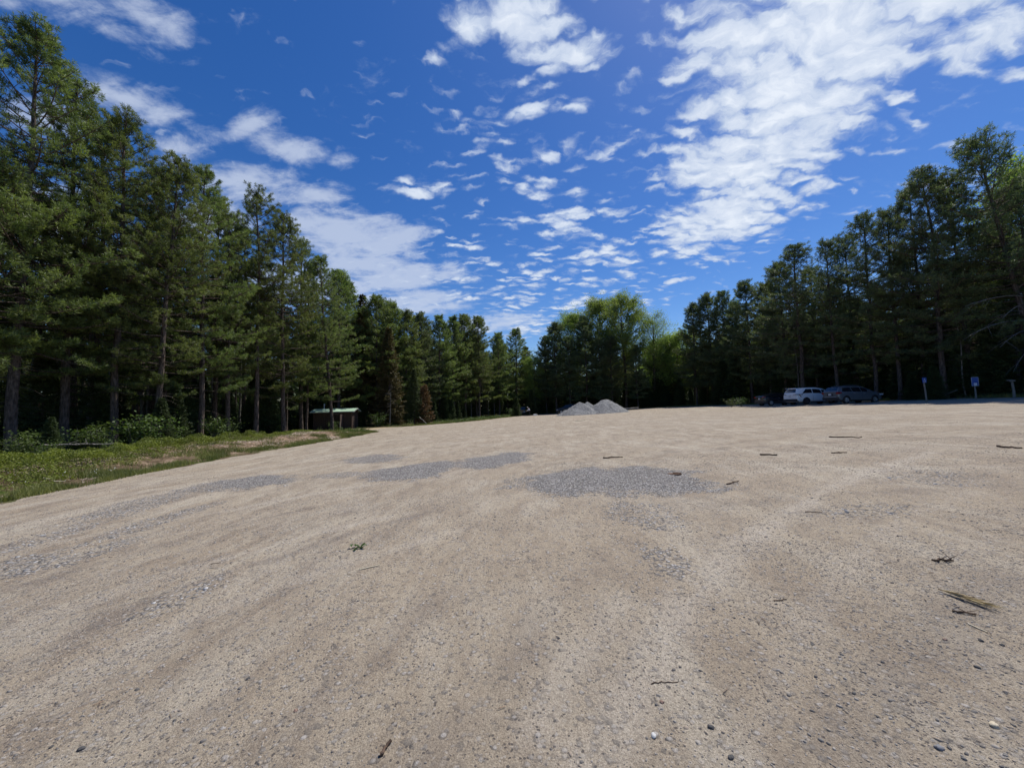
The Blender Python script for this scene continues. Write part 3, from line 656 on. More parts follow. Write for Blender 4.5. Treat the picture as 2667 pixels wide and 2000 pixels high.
SP = [spruce(31, 9, .04, 1.8), spruce(32, 9, .06, 1.6), spruce(33, 9, .03, 2.0, sparse=.85)]
SRD = spruce(41, 15, .10, 2.5, mat=m_rspruce, step=.30, sparse=.92); SRD2 = spruce(42, 14, .05, 2.2, mat=m_rspruce, step=.30)
SDK = spruce(43, 15, .14, 2.2, step=.3); SBR = spruce(44, 6, .05, 1.5, mat=m_brown, sparse=.8)
LF = [leafy(51, 24, 6.2, .34, nleaf=44000, limbs=80, ls=.21, clump=.33), leafy(52, 21, 5.4, .34, nleaf=34000, limbs=70, ls=.20, clump=.33), leafy(53, 13, 4.2, .2, nleaf=22000, limbs=50, ls=.2, clump=.33)]
LS = leafy(54, 20, 5.0, .36, nleaf=15000, ls=.17, limbs=60)
BU = [bush(61), bush(62, 1.0, .9, 600), bush(63, 1.4, .7, 700, .10)]
def place(kind, proto, H0, base, H, label, cat, rz=0, lean=None, group=None, sx=1.0, parts=('trunk', 'crown')):
    root = bpy.data.objects.new(kind, None); C.objects.link(root); root.empty_display_size = .3
    s = H/H0; root.location = base; root.scale = (s*sx, s*sx, s)
    q_ = Quaternion((0, 0, 1), rz)
    if lean is not None: q_ = Vector((0, 0, 1)).rotation_difference(Vector(lean).normalized()) @ q_
    root.rotation_mode = 'QUATERNION'; root.rotation_quaternion = q_
    for nm, me_ in zip(parts, proto):
        o = bpy.data.objects.new(nm, me_); C.objects.link(o); o.parent = root
    tag(root, label, cat, group); return root
PNF = [pine(101, 18, .22, 3.6, low=8, top_round=.6, K=17, nl=.28, nw=.027), pine(102, 18, .26, 3.3, low=7, top_round=.55, K=17, nl=.28, nw=.027), pine(103, 18, .20, 3.5, low=8, top_round=.65, K=17, nl=.28, nw=.027)]
PRF = [pine(111, 18, .20, 3.7, mat=m_pine_r, low=8, top_round=.58, K=17, nl=.28, nw=.027), pine(112, 18, .24, 3.4, mat=m_pine_r, low=7, top_round=.5, K=17, nl=.28, nw=.027), pine(113, 18, .18, 3.9, mat=m_pine_r, low=8, top_round=.6, K=17, nl=.28, nw=.027)]
SLM_ = pine(71, 14, .62, 1.3, bark=m_bark2, K=16, low=0, dead=20)
rnd = random.Random(5)
placed = []
def tree_at(kind, proto, H0, px, py, d, label, cat='tree', baseshift=None, **kw):
    """a tree whose tip stands where the photograph shows it, d metres down the lot"""
    if d > 44 and any(proto is q_ for q_ in PN): proto = PNF[int(px) % 3]
    if d > 50 and any(proto is q_ for q_ in PR): proto = PRF[int(px) % 3]
    if d > 44 and kind == 'pine_tree' and proto is not SLM_: kw['sx'] = kw.get('sx', 1)*1.15
    t = hit(px, py, d); bx, by = t.x, t.y
    if baseshift: bx += baseshift[0]; by += baseshift[1]
    z = G(bx, by)-.05; placed.append((bx, by))
    lean = None
    L = t.z-z
    if baseshift: lean = (t.x-bx, t.y-by, L); L = math.sqrt(baseshift[0]**2+baseshift[1]**2+L*L)
    return place(kind, proto, H0, (bx, by, z), L, label, cat, rz=rnd.uniform(0, 6.28), lean=lean, **kw)

# --- left edge of the forest, near to far
tree_at('pine_tree', PN[4], 18, 90, 84, 17.5, 'tallest pine at the left edge of the photo with a bushy crown', sx=1.05)
tree_at('pine_tree', PN[0], 18, -60, 150, 17.0, 'big pine cut by the left border of the photo')
tree_at('pine_tree', PN[2], 18, 210, 215, 20.0, 'pine crowded behind the tallest pine at far left')
tree_at('pine_tree', PN[1], 18, 338, 305, 20.5, 'pine with a narrow twin tip just right of the tallest left pine', baseshift=(-.6, .3))
tree_at('pine_tree', PN[3], 18, 275, 330, 23.5, 'slimmer pine tucked between the two tallest left pines')
tree_at('pine_tree', PN[0], 18, 478, 428, 22.5, 'pine with a dark straight trunk growing at the back of the mulch bank', baseshift=(-.2, -1))
tree_at('pine_tree', PN[4], 18, 535, 450, 25.0, 'dense pine right of the dark straight trunk on the bank', sx=1.0)
tree_at('pine_tree', PN[1], 18, 410, 450, 26.5, 'pine in the second row left of the straight trunked bank pine')
tree_at('pine_tree', PN[2], 18, 605, 560, 28.0, 'shorter pine in the dip of the skyline left of the paired tall pines')
tree_at('pine_tree', PN[3], 18, 674, 503, 29.5, 'left one of the paired tall pines beyond the mulch bank', sx=.95)
tree_at('pine_tree', PN[0], 18, 745, 566, 32.0, 'right one of the paired tall pines, its trunk bare above the grass', sx=1.0)
tree_at('pine_tree', PN[4], 18, 836, 675, 36.0, 'leaning pine whose trunk crosses the front of the toilet hut', baseshift=(.6, 1.0))
tree_at('pine_tree', PN[1], 18, 800, 690, 38.0, 'thin pale stemmed pine at the left end of the toilet hut', sx=.8)
tree_at('pine_tree', PN[2], 18, 880, 710, 47.0, 'pine rising directly behind the green roof of the hut')
tree_at('pine_tree', PN[1], 18, 905, 738, 51.5, 'pine between the hut roof and the tall rusty spruce')
tree_at('pine_tree', PN[3], 18, 640, 592, 33.0, 'pine filling the hollow left of the paired tall pines')
tree_at('pine_tree', PN[2], 18, 788, 628, 38.0, 'pine right of the paired tall pines, tip just below them')
tree_at('pine_tree', PN[1], 18, 575, 525, 29.5, 'second row pine between the dense bank pine and the skyline dip')
tree_at('spruce_tree', SRD, 15, 944, 768, 50.5, 'tall rusty brown spruce right of the hut roof', sx=1.1)
tree_at('pine_tree', PN[3], 18, 982, 774, 50.0, 'narrow dark pine between the rusty spruce and its taller neighbours')
tree_at('spruce_tree', SRD2, 14, 1012, 850, 48.5, 'broad rusty spruce with boughs down to the grass', sx=1.15)
tree_at('pine_tree', PN[0], 18, 1022, 792, 52.0, 'knobbly topped pine behind the broad rusty spruce')
tree_at('pine_tree', PN[2], 18, 1056, 812, 54.0, 'full crowned pine right of the knobbly topped one')
tree_at('pine_tree', PR[1], 18, 1098, 818, 58.0, 'feathery grey green pine above the orange dead spruce')
tree_at('spruce_tree', SDK, 15, 1078, 960, 47.5, 'dark green spruce standing left of the orange dead one', sx=1.15)
tree_at('spruce_tree', SBR, 6, 1104, 1000, 48.5, 'small dead spruce with orange needles at the lot edge', sx=1.1)
tree_at('pine_tree', PN[4], 18, 1142, 823, 61.0, 'round crowned pine right of the orange dead spruce')
tree_at('pine_tree', PN[1], 18, 1178, 826, 65.0, 'left of two slender pines over a stand of bare stems')
tree_at('pine_tree', PN[3], 18, 1207, 823, 68.0, 'right of two slender pines over a stand of bare stems')
tree_at('pine_tree', PN[0], 18, 1243, 828, 70.0, 'pine with the last high tip before the skyline drops')
tree_at('pine_tree', PN[2], 18, 1296, 868, 78.0, 'pine where the left skyline steps down toward the centre gap')
tree_at('pine_tree', PN[4], 18, 1341, 858, 83.0, 'pointed pine left of the skyline gap')
tree_at('pine_tree', PN[3], 18, 1370, 905, 90.0, 'lowest pine at the gap in the middle skyline', sx=1.1)
tree_at('broadleaf_tree', LF[2], 13, 1392, 925, 82.0, 'yellow green leafy tree hanging out at the left of the centre gap', sx=.75)
# --- centre clump
tree_at('pine_tree', PR[0], 18, 1418, 878, 82.0, 'small tipped pine right of the centre gap')
tree_at('pine_tree', PR[1], 18, 1443, 843, 80.0, 'pine at the left shoulder of the centre clump', sx=1.1)
tree_at('broadleaf_tree', LF[1], 21, 1486, 806, 84.0, 'leafy crown with pale tips on the left of the centre clump')
tree_at('pine_tree', PR[2], 18, 1520, 826, 79.0, 'dark pine in front of the leafy crowns above the gravel heaps', sx=1.1)
tree_at('broadleaf_tree', LF[1], 21, 1556, 770, 84.0, 'second highest leafy tree of the centre clump')
tree_at('broadleaf_tree', LF[0], 24, 1618, 752, 80.0, 'highest leafy tree of the centre clump with a domed top')
tree_at('pine_tree', PR[3], 18, 1588, 880, 77.0, 'dark conifer in front of the domed leafy tree', sx=1.0)
tree_at('broadleaf_tree', LS, 20, 1694, 806, 80.0, 'sparse pale green leafy tree on the right of the centre clump')
tree_at('pine_tree', PR[0], 18, 1655, 900, 77.0, 'lower dark pine under the sparse leafy tree')
tree_at('broadleaf_tree', LF[2], 13, 1758, 862, 80.0, 'bright yellow green tree in the low skyline right of the centre', sx=1.25)
tree_at('broadleaf_tree', LF[2], 13, 1722, 880, 83.0, 'leafy tree left of the bright yellow green one', sx=1.1)
tree_at('pine_tree', PR[2], 18, 1560, 880, 77.5, 'dark pine low above the two gravel heaps')
tree_at('pine_tree', PR[1], 18, 1480, 880, 78.0, 'dark pine above the left gravel heap and the dark parked wagon')
# --- right edge of the forest, far to near
tree_at('pine_tree', PR[2], 18, 1803, 793, 72.0, 'pine at the left end of the right hand tree wall')
tree_at('pine_tree', PR[0], 18, 1842, 768, 70.0, 'slim tipped pine second from the left of the right tree wall')
tree_at('pine_tree', PR[1], 18, 1877, 762, 67.0, 'pine with twin lumps at its top in the far right tree wall')
tree_at('pine_tree', PR[3], 18, 1915, 790, 64.0, 'pine in the low step before the right wall climbs')
tree_at('pine_tree', PR[0], 18, 1942, 738, 60.0, 'pine right of the low step in the right tree wall')
tree_at('pine_tree', PR[2], 18, 1990, 742, 55.0, 'pine behind the black hatchback')
tree_at('pine_tree', PR[1], 18, 2068, 640, 46.5, 'broad pine standing out above the white van', sx=1.1)
tree_at('pine_tree', PR[0], 18, 2025, 690, 52.0, 'pine on the left slope of the broad pine above the van')
tree_at('pine_tree', PR[2], 18, 2153, 632, 43.0, 'pine with a thin crooked tip above the gray wagon')
tree_at('pine_tree', PR[3], 18, 2108, 700, 48.5, 'sunken pine between the broad one and the crooked tip')
tree_at('pine_tree', PR[1], 18, 2243, 565, 40.0, 'pine with a spreading top over the front of the gray wagon')
tree_at('pine_tree', PR[0], 18, 2304, 552, 38.0, 'narrow pine left of the small blue sign')
tree_at('pine_tree', PR[3], 18, 2205, 620, 43.5, 'pine half hidden behind the spreading top')
tree_at('pine_tree', PR[1], 18, 2409, 444, 34.5, 'tall pine above the small blue sign', sx=1.05)
tree_at('pine_tree', PR[2], 18, 2360, 500, 37.0, 'pine stepping down left of the tall one over the small sign')
tree_at('pine_tree', PR[3], 18, 2480, 465, 34.0, 'pine filling the notch between the two tallest right pines')
tree_at('pine_tree', PR[3], 18, 2545, 362, 31.0, 'tallest right hand pine with a leaning trunk and long bare boughs', baseshift=(2.3, -1.0), sx=1.05)
tree_at('pine_tree', PR[0], 18, 2650, 470, 31.0, 'pine at the right border of the photo behind the yellow green tree')
tree_at('broadleaf_tree', LF[1], 21, 2680, 395, 38.0, 'yellow green leafy tree cut by the right border')
tree_at('pine_tree', PR[2], 18, 2600, 500, 36.0, 'pine behind the leaning tallest right hand one')

# --- rows behind
def inside_clearing(x, y, mg):
    return (x > xl(y)-mg) and (x < xr(y)+mg) and y < 80+mg*.3
shed_c = (-19.6, 44.4)
fills = {'left': [], 'centre': [], 'right': []}
sp_ = 3.7; rr_ = random.Random(9)
for i in range(-22, 24):
    for j in range(-2, 36):
        x = i*sp_+rr_.uniform(-1.3, 1.3); y = j*sp_*1.0+rr_.uniform(-1.3, 1.3)+6
        mgl = 8.0 if y < 60 else 6.5
        if y < 80 and x > xl(y)-mgl and x < 0: continue
        if x >= 0 and y < 84 and x < xr(y)+3.5: continue
        if y < 87 and -6 < x < 8 and y > 72: continue
        if y < 84 and 0 <= x < 33: continue
        if y > 108: continue
        if x < 0 and x < xl(min(y, 85))-33: continue
        if x > 0 and x > 63: continue
        if y < 60 and x < 0 and (x < -1.7*y-4): continue
        if x > 0 and (x > 1.5*y+8 or y < 12): continue
        if x < 0 and y < 8: continue
        if abs(x-shed_c[0]) < 3.6 and abs(y-shed_c[1]) < 3.4: continue
        if any((x-a_)**2+(y-b_)**2 < 2.6 for a_, b_ in placed): continue
        key = 'left' if x < 0 else ('centre' if y > 84 and x < 34 else 'right'); fills[key].append((x, y))
fl = {'left': ('pine in the shaded rows behind the left forest edge', 'pines massed behind the left forest edge'),
      'centre': ('pine in the dark rows behind the centre clump', 'pines massed behind the centre clump'),
      'right': ('pine in the dark rows behind the right forest edge', 'pines massed behind the right forest edge')}
fs_ = {'left': ('young spruce in the shade under the left pines', 'young spruces under the left pines'),
       'centre': ('young spruce in the shade under the centre trees', 'young spruces under the centre trees'),
       'right': ('young spruce in the shade under the right pines', 'young spruces under the right pines')}
for key, L_ in fills.items():
    for x, y in L_:
        d_ = y
        if rr_.random() < .72 or (key == 'left' and y < 24):
            place('pine_tree', rr_.choice(PF), 16, (x, y, G(x, y)-.05), rr_.uniform(12.2, 15.2) if (y < 50 or key != 'left') else rr_.uniform(15.0, 17.6), fl[key][0], 'tree', rr_.uniform(0, 6.28), group=fl[key][1], lean=(rr_.gauss(0, .02), rr_.gauss(0, .02), 1))
        else:
            place('spruce_tree', rr_.choice(SP), 9, (x, y, G(x, y)-.05), rr_.uniform(5, 9.5), fs_[key][0], 'tree', rr_.uniform(0, 6.28), group=fs_[key][1], sx=1.25)
# understory directly behind the first row
def under(key, x, y, H, sx=1.2):
    place('spruce_tree', rr_.choice(SP), 9, (x, y, G(x, y)-.05), H, fs_[key][0], 'tree', rr_.uniform(0, 6.28), group=fs_[key][1], sx=sx)
for k in range(34):
    y = 20+k*1.9+rr_.uniform(-.6, .6); off = 9.5+rr_.uniform(0, 4.5)
    if 36 < y < 48 and off < 13: off += 3
    under('left', float(xl(y))-off, y, rr_.uniform(2.5, 7.5))
for k in range(34):
    y = 22+k*1.7+rr_.uniform(-.5, .5); under('right', float(xr(y))+2.2+rr_.uniform(0, 3.5), y, rr_.uniform(3.0, 8.0), 1.4)
for k in range(26):
    x = 4+k*1.2+rr_.uniform(-.5, .5); under('centre', x, 81+rr_.uniform(0, 4)+(2 if x < 10 else 0)-(3 if x > 28 else 0), rr_.uniform(3.0, 8.5), 1.5)
for k in range(6): under('left', -8.0-k*.9, 62+k*-1.5+rr_.uniform(0, 3), rr_.uniform(2, 5))
#@@BEGINMORE
# --- far-off wood closing the view between the trunks: one dense mass nobody could count
def wood_band(n, seed):
    rs = np.random.RandomState(seed); u = rs.uniform(0, 1, n)
    path = np.array([[-42, -6], [-50, 30], [-52, 80], [-36, 112], [-10, 114], [20, 112], [50, 112], [66, 90], [68, 40], [62, 6]], float)
    seg = np.r_[0, np.cumsum(np.linalg.norm(np.diff(path, axis=0), axis=1))]; seg /= seg[-1]
    x = np.interp(u, seg, path[:, 0])+rs.normal(0, 2.6, n); y = np.interp(u, seg, path[:, 1])+rs.normal(0, 2.6, n)
    hh = rs.uniform(0, 1, n)**1.5*(8.0+5*vnoise(x*.4, y*.4)); z = gz(x, y)+hh
    c = np.stack([x, y, z], -1); d1 = rs.normal(size=(n, 3)); d1 /= np.linalg.norm(d1, axis=1)[:, None]
    d2 = np.cross(d1, rs.normal(size=(n, 3))); d2 /= np.linalg.norm(d2, axis=1)[:, None]; l = rs.uniform(.5, 1.3, n)[:, None]
    V = np.stack([c-d1*l*.5, c+d2*l*.3, c+d1*l*.5, c-d2*l*.3], 1).reshape(-1, 3)
    return fmesh('far_woodland', V, [np.arange(n*4).reshape(-1, 4)], False, m_spruce)
tag(obj('far_woodland', wood_band(120000, 5)), 'far off dark woodland closing the gaps between the trunks', 'woodland', kind='stuff')

# --- slender pale stems in the undergrowth of the left forest
SLM = SLM_
for (px, py, d) in [(165, 560, 22), (232, 600, 26), (255, 480, 24), (300, 640, 29), (385, 560, 27), (398, 620, 31), (560, 690, 33), (592, 700, 36), (630, 760, 38), (110, 520, 24), (450, 650, 32)]:
    tree_at('pine_tree', SLM, 14, px, py, d, 'slender pale stemmed pine with a small crown inside the left forest', group='slender pale stems inside the left forest', sx=.8)
for (px, py, d) in [(1195, 960, 72), (1225, 950, 74), (1255, 955, 76), (1285, 960, 79), (1210, 965, 75), (1240, 970, 78), (1270, 968, 80), (1720, 960, 84), (1735, 965, 85), (1710, 950, 86)]:
    tree_at('pine_tree', SLM, 14, px, py, d, 'slender bare stemmed pine in the stand at the end of the lot', group='slender stems at the end of the lot')
def bare_tree(name, base, H, label, seed, lean=0.0, n=26):
    rs = np.random.RandomState(seed); tb = Tubes(); zz = np.linspace(0, H, 8)
    tr = np.stack([lean*zz/H*H+.0*zz, .1*np.sin(zz), zz], -1); tb.add(tr, .010*(H-zz)+.008, 6)
    br = Tubes()
    for i in range(n):
        z0 = rs.uniform(.25, .97)*H; az = rs.uniform(0, 6.28); L = rs.uniform(.5, 1.7)*(1.1-z0/H*.6); s = np.linspace(0, 1, 5)
        hd = np.array([math.cos(az), math.sin(az), 0]); p = np.array([np.interp(z0, zz, tr[:, 0]), np.interp(z0, zz, tr[:, 1]), z0])
        br.add(p+np.outer(s*L, hd)+np.outer(-s**2*L*rs.uniform(.1, .8)+.2*s*L, [0, 0, 1.]), .014*(1-s*.8), 3)
    root = empty(name, base); obj('trunk', tb.mesh('trunk', m_dead), root); obj('branches', br.mesh('branches', m_dead), root); tag(root, label, 'dead tree'); return root
bare_tree('dead_tree', (-14.9, 46.5, G(-14.9, 46.5)-.05), 5.2, 'gray bare dead tree right of the hut in front of the rusty spruces', 3, .05)
bare_tree('dead_tree', (-26.6, 20.5, G(-26.6, 20.5)-.05), 7.5, 'bare gray dead tree at the left border below the tallest pine', 4, .06, 30)
bare_tree('dead_tree', (35.6, 47.5, G(35.6, 47.5)-.05), 8, 'bare dead stem standing behind the white van', 8, -.04, 16)
bare_tree('dead_tree', (39.5, 33.5, G(39.5, 33.5)-.05), 7.5, 'gray bare tree between the gray wagon and the small blue sign', 9, -.03, 34)
# long bare boughs hanging from the leaning right hand pine
lb = Tubes(); rs = np.random.RandomState(77)
leanroot = [o for o in C.objects if o.get('label', '').startswith('tallest right hand pine')][0]
for (z0, az, L, dr) in [(4.2, 200, 4.6, .30), (3.6, 215, 4.0, .55), (4.9, 190, 5.2, .22), (5.8, 205, 4.8, .28), (6.6, 185, 4.2, .18), (3.2, 195, 3.0, .6), (7.2, 220, 4.4, .2)]:
    s_ = np.linspace(0, 1, 7); hd = np.array([math.cos(R(az)), math.sin(R(az)), 0]); lat = np.array([-hd[1], hd[0], 0])
    pts = np.array([0, 0, z0])+np.outer(s_*L, hd)+np.outer(.12*L*s_-dr*L*s_**2.2, [0, 0, 1.])+np.outer(np.sin(s_*3)*.2, lat)
    lb.add(pts, .035*(1-s_*.85)+.003, 5)
    for k in range(5):
        f_ = rs.uniform(.4, .9); p0 = np.array([np.interp(f_, s_, pts[:, c]) for c in range(3)]); d = hd*.6+lat*rs.normal(0, .5)+np.array([0, 0, rs.uniform(-.8, .1)])
        lb.add(np.stack([p0, p0+d*.45, p0+d*.9+[0, 0, -.15]]), np.array([.012, .008, .003]), 3)
bo = bpy.data.objects.new('bare_boughs', lb.mesh('bare_boughs', m_dead)); C.objects.link(bo); bo.parent = leanroot
bo.rotation_mode = 'QUATERNION'; qi = leanroot.rotation_quaternion.copy(); tw = math.atan2(2*(qi.w*qi.z+qi.x*qi.y), 1-2*(qi.y**2+qi.z**2)); bo.rotation_quaternion = Quaternion((0, 0, 1), -tw)

# --- verge of the lot : low evergreen carpet, grass, wood chips, flowers
def leafcloud(name, x, y, h, ls, mat, rs, flat=.5):
    n = len(x); c = np.stack([x, y, gz(x, y)+h], -1)
    d1 = rs.normal(size=(n, 3)); d1[:, 2] *= flat; d1 /= np.linalg.norm(d1, axis=1)[:, None]
    d2 = np.cross(d1, rs.normal(size=(n, 3))*[.5, .5, 1]); d2 /= np.linalg.norm(d2, axis=1)[:, None]; l = (ls*rs.uniform(.6, 1.3, n))[:, None]
    V = np.stack([c-d1*l*.5, c+d2*l*.25, c+d1*l*.5, c-d2*l*.25], 1).reshape(-1, 3)
    return fmesh(name, V, [np.arange(n*4).reshape(-1, 4)], False, mat)
rs = np.random.RandomState(21)
n = 380000; y = rs.uniform(5, 34, n)**1.0; dl_ = rs.uniform(.9, 6.2, n); x = xl(y)-dl_
cen = np.interp(y, [5, 9, 14, 18, 24, 34], [3.0, 3.0, 3.1, 3.5, 4.2, 4.6]); wid = np.interp(y, [5, 10, 18, 24, 34], [2.0, 1.7, 1.1, .8, .6])
cm_ = np.clip(1.25-np.abs(dl_-cen)/wid+(fbm(x*.9, y*.9, 3)-.47)*2.4, 0, 1)*np.interp(y, [5, 20, 27, 34], [1, 1, .5, .35])
k = rs.rand(n) < cm_; x, y, cm_ = x[k], y[k], cm_[k]
hmax = (.10+.34*sstep(.3, .9, cm_))*(.55+.9*vnoise(x*2.2, y*2.2)); h = hmax*rs.uniform(.25, 1, len(x))**.5
tag(obj('juniper_carpet', leafcloud('juniper_carpet', x, y, h, .055, m_carpet, rs)), 'carpet of low yellow green evergreen shrubs on the left bank', 'ground cover', kind='stuff')
def blades(name, x, y, L, w, mat, rs):
    n = len(x); z = gz(x, y)-.01; a = rs.uniform(0, 6.28, n); ln = rs.normal(0, .35, (n, 2))*L[:, None]
    b0 = np.stack([x, y, z], -1); sd_ = np.stack([np.cos(a), np.sin(a), a*0], -1)*w
    tip = b0+np.stack([ln[:, 0], ln[:, 1], L], -1); V = np.stack([b0-sd_, b0+sd_, tip], 1).reshape(-1, 3)
    return fmesh(name, V, [np.arange(n*3).reshape(-1, 3)], False, mat)
n = 210000; y = rs.uniform(4, 84, n)**1.0; y = 4+(y-4)*rs.uniform(.3, 1, n); dl_ = -.25+rs.exponential(1.1, n); x = xl(y)-dl_
k = (rs.rand(n) < np.clip((fbm(x*1.4+4, y*.9, 4)-.42)*4.5, 0, 1)*sstep(-.3, .1, dl_)) & ~((np.abs(y-39.5) < 3.6) & (x > -16.6)); x, y = x[k], y[k]
tag(obj('verge_grass', blades('verge_grass', x, y, rs.uniform(.05, .22, len(x)), .010, m_grass, rs)), 'thin grass and weeds along the left edge of the lot', 'grass', kind='stuff')
n = 26000; y = rs.uniform(22, 80, n); x = xr(y)+rs.exponential(1.5, n)+.2; k = rs.rand(n) < np.clip((fbm(x*.7+4, y*.7, 4)-.46)*5, 0, 1); x, y = x[k], y[k]
tag(obj('weeds', blades('weeds', x, y, rs.uniform(.08, .35, len(x)), .02, m_grass, rs)), 'weeds at the foot of the right forest edge', 'weeds', kind='stuff')
# low leafy plants at the far left edge and round the hut
n = 60000; y = rs.uniform(33, 84, n); dl_ = .5+rs.exponential(1.6, n); x = xl(y)-dl_
k = (rs.rand(n) < np.clip((fbm(x*.6+14, y*.6, 4)-.42)*4.5, 0, 1)) & ~((np.abs(y-40.5) < 3.4) & (x > -16.9)) & ~((np.abs(x-shed_c[0]) < 2.6) & (np.abs(y-shed_c[1]) < 1.8)); x, y = x[k], y[k]
tag(obj('edge_plants', leafcloud('edge_plants', x, y, rs.uniform(.03, .5, len(x))*vnoise(x*1.5, y*1.5), .14, m_shrub, rs)), 'low green plants along the far left edge of the lot', 'ground cover', kind='stuff')
# wood chips
m_chip = stone_mat('wood_chip', (.17, .11, .08), (.62, .50, .38), .2)
n = 9000; y = rs.uniform(9, 34, n); dl_ = rs.uniform(.4, 4.6, n); x = xl(y)-dl_
k = rs.rand(n) < np.clip((fbm(x*.8+2, y*.6+7, 3)-.42)*6, 0, 1)*np.interp(y, [9, 14, 34], [.25, 1, 1]); x, y = x[k], y[k]; n = len(x)
a = rs.uniform(0, 3.14, n); L = rs.uniform(.02, .10, n); w = rs.uniform(.006, .018, n); z = gz(x, y)+.02
d = np.stack([np.cos(a)*L, np.sin(a)*L, rs.uniform(-.02, .03, n)], -1); s_ = np.stack([-np.sin(a)*w, np.cos(a)*w, a*0], -1); c = np.stack([x, y, z], -1); up = np.array([0, 0, .012])
V = np.stack([c-d-s_, c-d+s_, c+d+s_, c+d-s_, c-d+up, c+d+up], 1).reshape(-1, 3); F = np.array([(0, 1, 4, 4), (2, 3, 5, 5), (1, 2, 5, 4), (3, 0, 4, 5)])
T = np.array([(0, 1, 4), (2, 3, 5), (1, 2, 5), (1, 5, 4), (3, 0, 4), (3, 4, 5)])
tag(obj('wood_chips', fmesh('wood_chips', V, [(T[None]+(np.arange(n)*6)[:, None, None]).reshape(-1, 3)], False, m_chip)), 'brown wood chips and bark bits strewn on the bank', 'wood chips', kind='stuff')
m_white = simple('white_petals', (.75, .75, .70), .7)
n = 900; y = rs.uniform(6.5, 13, n); dl_ = rs.uniform(.4, 2.4, n); x = xl(y)-dl_; k = rs.rand(n) < np.clip((fbm(x*1.3, y*1.3, 3)-.42)*4, 0, 1)*.5; x, y = x[k], y[k]
tag(obj('wildflowers', leafcloud('wildflowers', x, y, rs.uniform(.12, .26, len(x)), .035, m_white, rs, .2)), 'tiny white wildflowers in the grass at the far left', 'flowers', kind='stuff')
# shrubs and saplings
for (px, py, d, kk, H, label) in [(30, 1160, 15.5, 0, .9, 'dull leafed shrub at the left border behind the green carpet'), (75, 1150, 16.5, 2, 1.0, 'shrub second from the left border behind the green carpet'),
        (120, 1165, 15.0, 1, .8, 'low dark shrub under the lit fir sapling'), (215, 1140, 18.0, 0, 1.2, 'bright leafed shrub left of the leaning pale trunk'), (255, 1145, 17.5, 2, 1.2, 'bright leafed shrub at the foot of the leaning pale trunk'),
        (180, 1135, 18.0, 1, 1.3, 'yellowish shrub right of the fir sapling'), (345, 1130, 19.0, 0, 1.7, 'rounded shrub midway between the two nearest left trunks'), (385, 1135, 19.5, 2, 1.4, 'shrub left of the dark straight trunk on the bank'),
        (300, 1150, 17.0, 1, .7, 'low shrub at the back of the green carpet'), (555, 1120, 25.0, 0, 1.5, 'shrub right of the dark straight trunk in forest shade'), (590, 1115, 27.0, 1, 1.1, 'small shrub under the dense pine on the bank'),
        (450, 1125, 21.5, 2, .9, 'sapling like shrub just left of the straight trunk base'), (865, 1108, 41.0, 0, 1.0, 'leafy shrub in front of the hut wall'), (985, 1085, 45.0, 2, 1.4, 'yellow green sapling right of the hut'),
        (1335, 1075, 72.0, 0, 1.6, 'bright bush beside the dark vehicle at the end of the lot'), (1930, 1040, 47.0, 0, 1.3, 'bush left of the black hatchback'), (1905, 1045, 49.0, 1, 1.2, 'dull bush at the forest foot left of the black hatchback')]:
    p = hit(px, py, d); place('shrub', BU[kk], 1.2, (p.x, p.y, G(p.x, p.y)-.03), H, label, 'shrub', rnd.uniform(0, 6.28), sx=1.3, parts=('stem', 'foliage'))
for (px, d, H, label) in [(135, 16.0, 1.7, 'small sunlit fir sapling in front of the dark left forest'), (420, 20.5, 2.6, 'fir sapling left of the dark straight trunk'), (455, 22.5, 3.4, 'taller fir sapling with bright tips by the straight trunk'),
        (1345, 70.0, 3.6, 'young spruce right of the last bare stems'), (1385, 74.5, 5.0, 'young bushy spruce behind the stooping person'), (2440, 33.5, 3.0, 'young fir right of the small blue sign'), (2380, 36.0, 2.6, 'young fir left of the small blue sign'),
        (1180, 67, 4.0, 'young spruce left of the bare stems at the lot end')]:
    p = hit(px, 1060, d); z = G(p.x, p.y)-.04
    place('spruce_tree', rr_.choice(SP), 9, (p.x, p.y, z), H, label, 'tree', rnd.uniform(0, 6.28), sx=1.5)

# ------------------------------------------------------------------ gravel heaps
hm, nb, b = material('heap_gravel')
geo = nb.new('ShaderNodeNewGeometry'); P = geo.outputs['Position']
vg = nb.new('ShaderNodeTexVoronoi'); nb.put(vg.inputs['Vector'], P); vg.inputs['Scale'].default_value = 13
gc = nb.new('ShaderNodeSeparateColor'); nb.put(gc.inputs[0], vg.outputs['Color'])
c = nb.mix(gc.outputs[0], (.10, .10, .10), (.30, .30, .295)); n_ = nb.noise(P, 2.2, 5, .65, 1.5); c = nb.mix(nb.ramp(n_, .48, .66), c, (.33, .33, .32)); c = nb.mix(nb.math('MULTIPLY', nb.ramp(nb.noise(P, 1.0, 3), .5, .7), .5), c, (.13, .13, .13))
nb.put(b.inputs['Base Color'], c); b.inputs['Roughness'].default_value = .95
bp = nb.new('ShaderNodeBump'); bp.inputs['Strength'].default_value = 1; bp.inputs['Distance'].default_value = .06
nb.put(bp.inputs['Height'], nb.math('ADD', nb.math('SUBTRACT', 1, vg.outputs['Distance']), nb.math('MULTIPLY', nb.noise(P, 6, 4), 1.5))); nb.put(b.inputs['Normal'], bp.outputs[0])
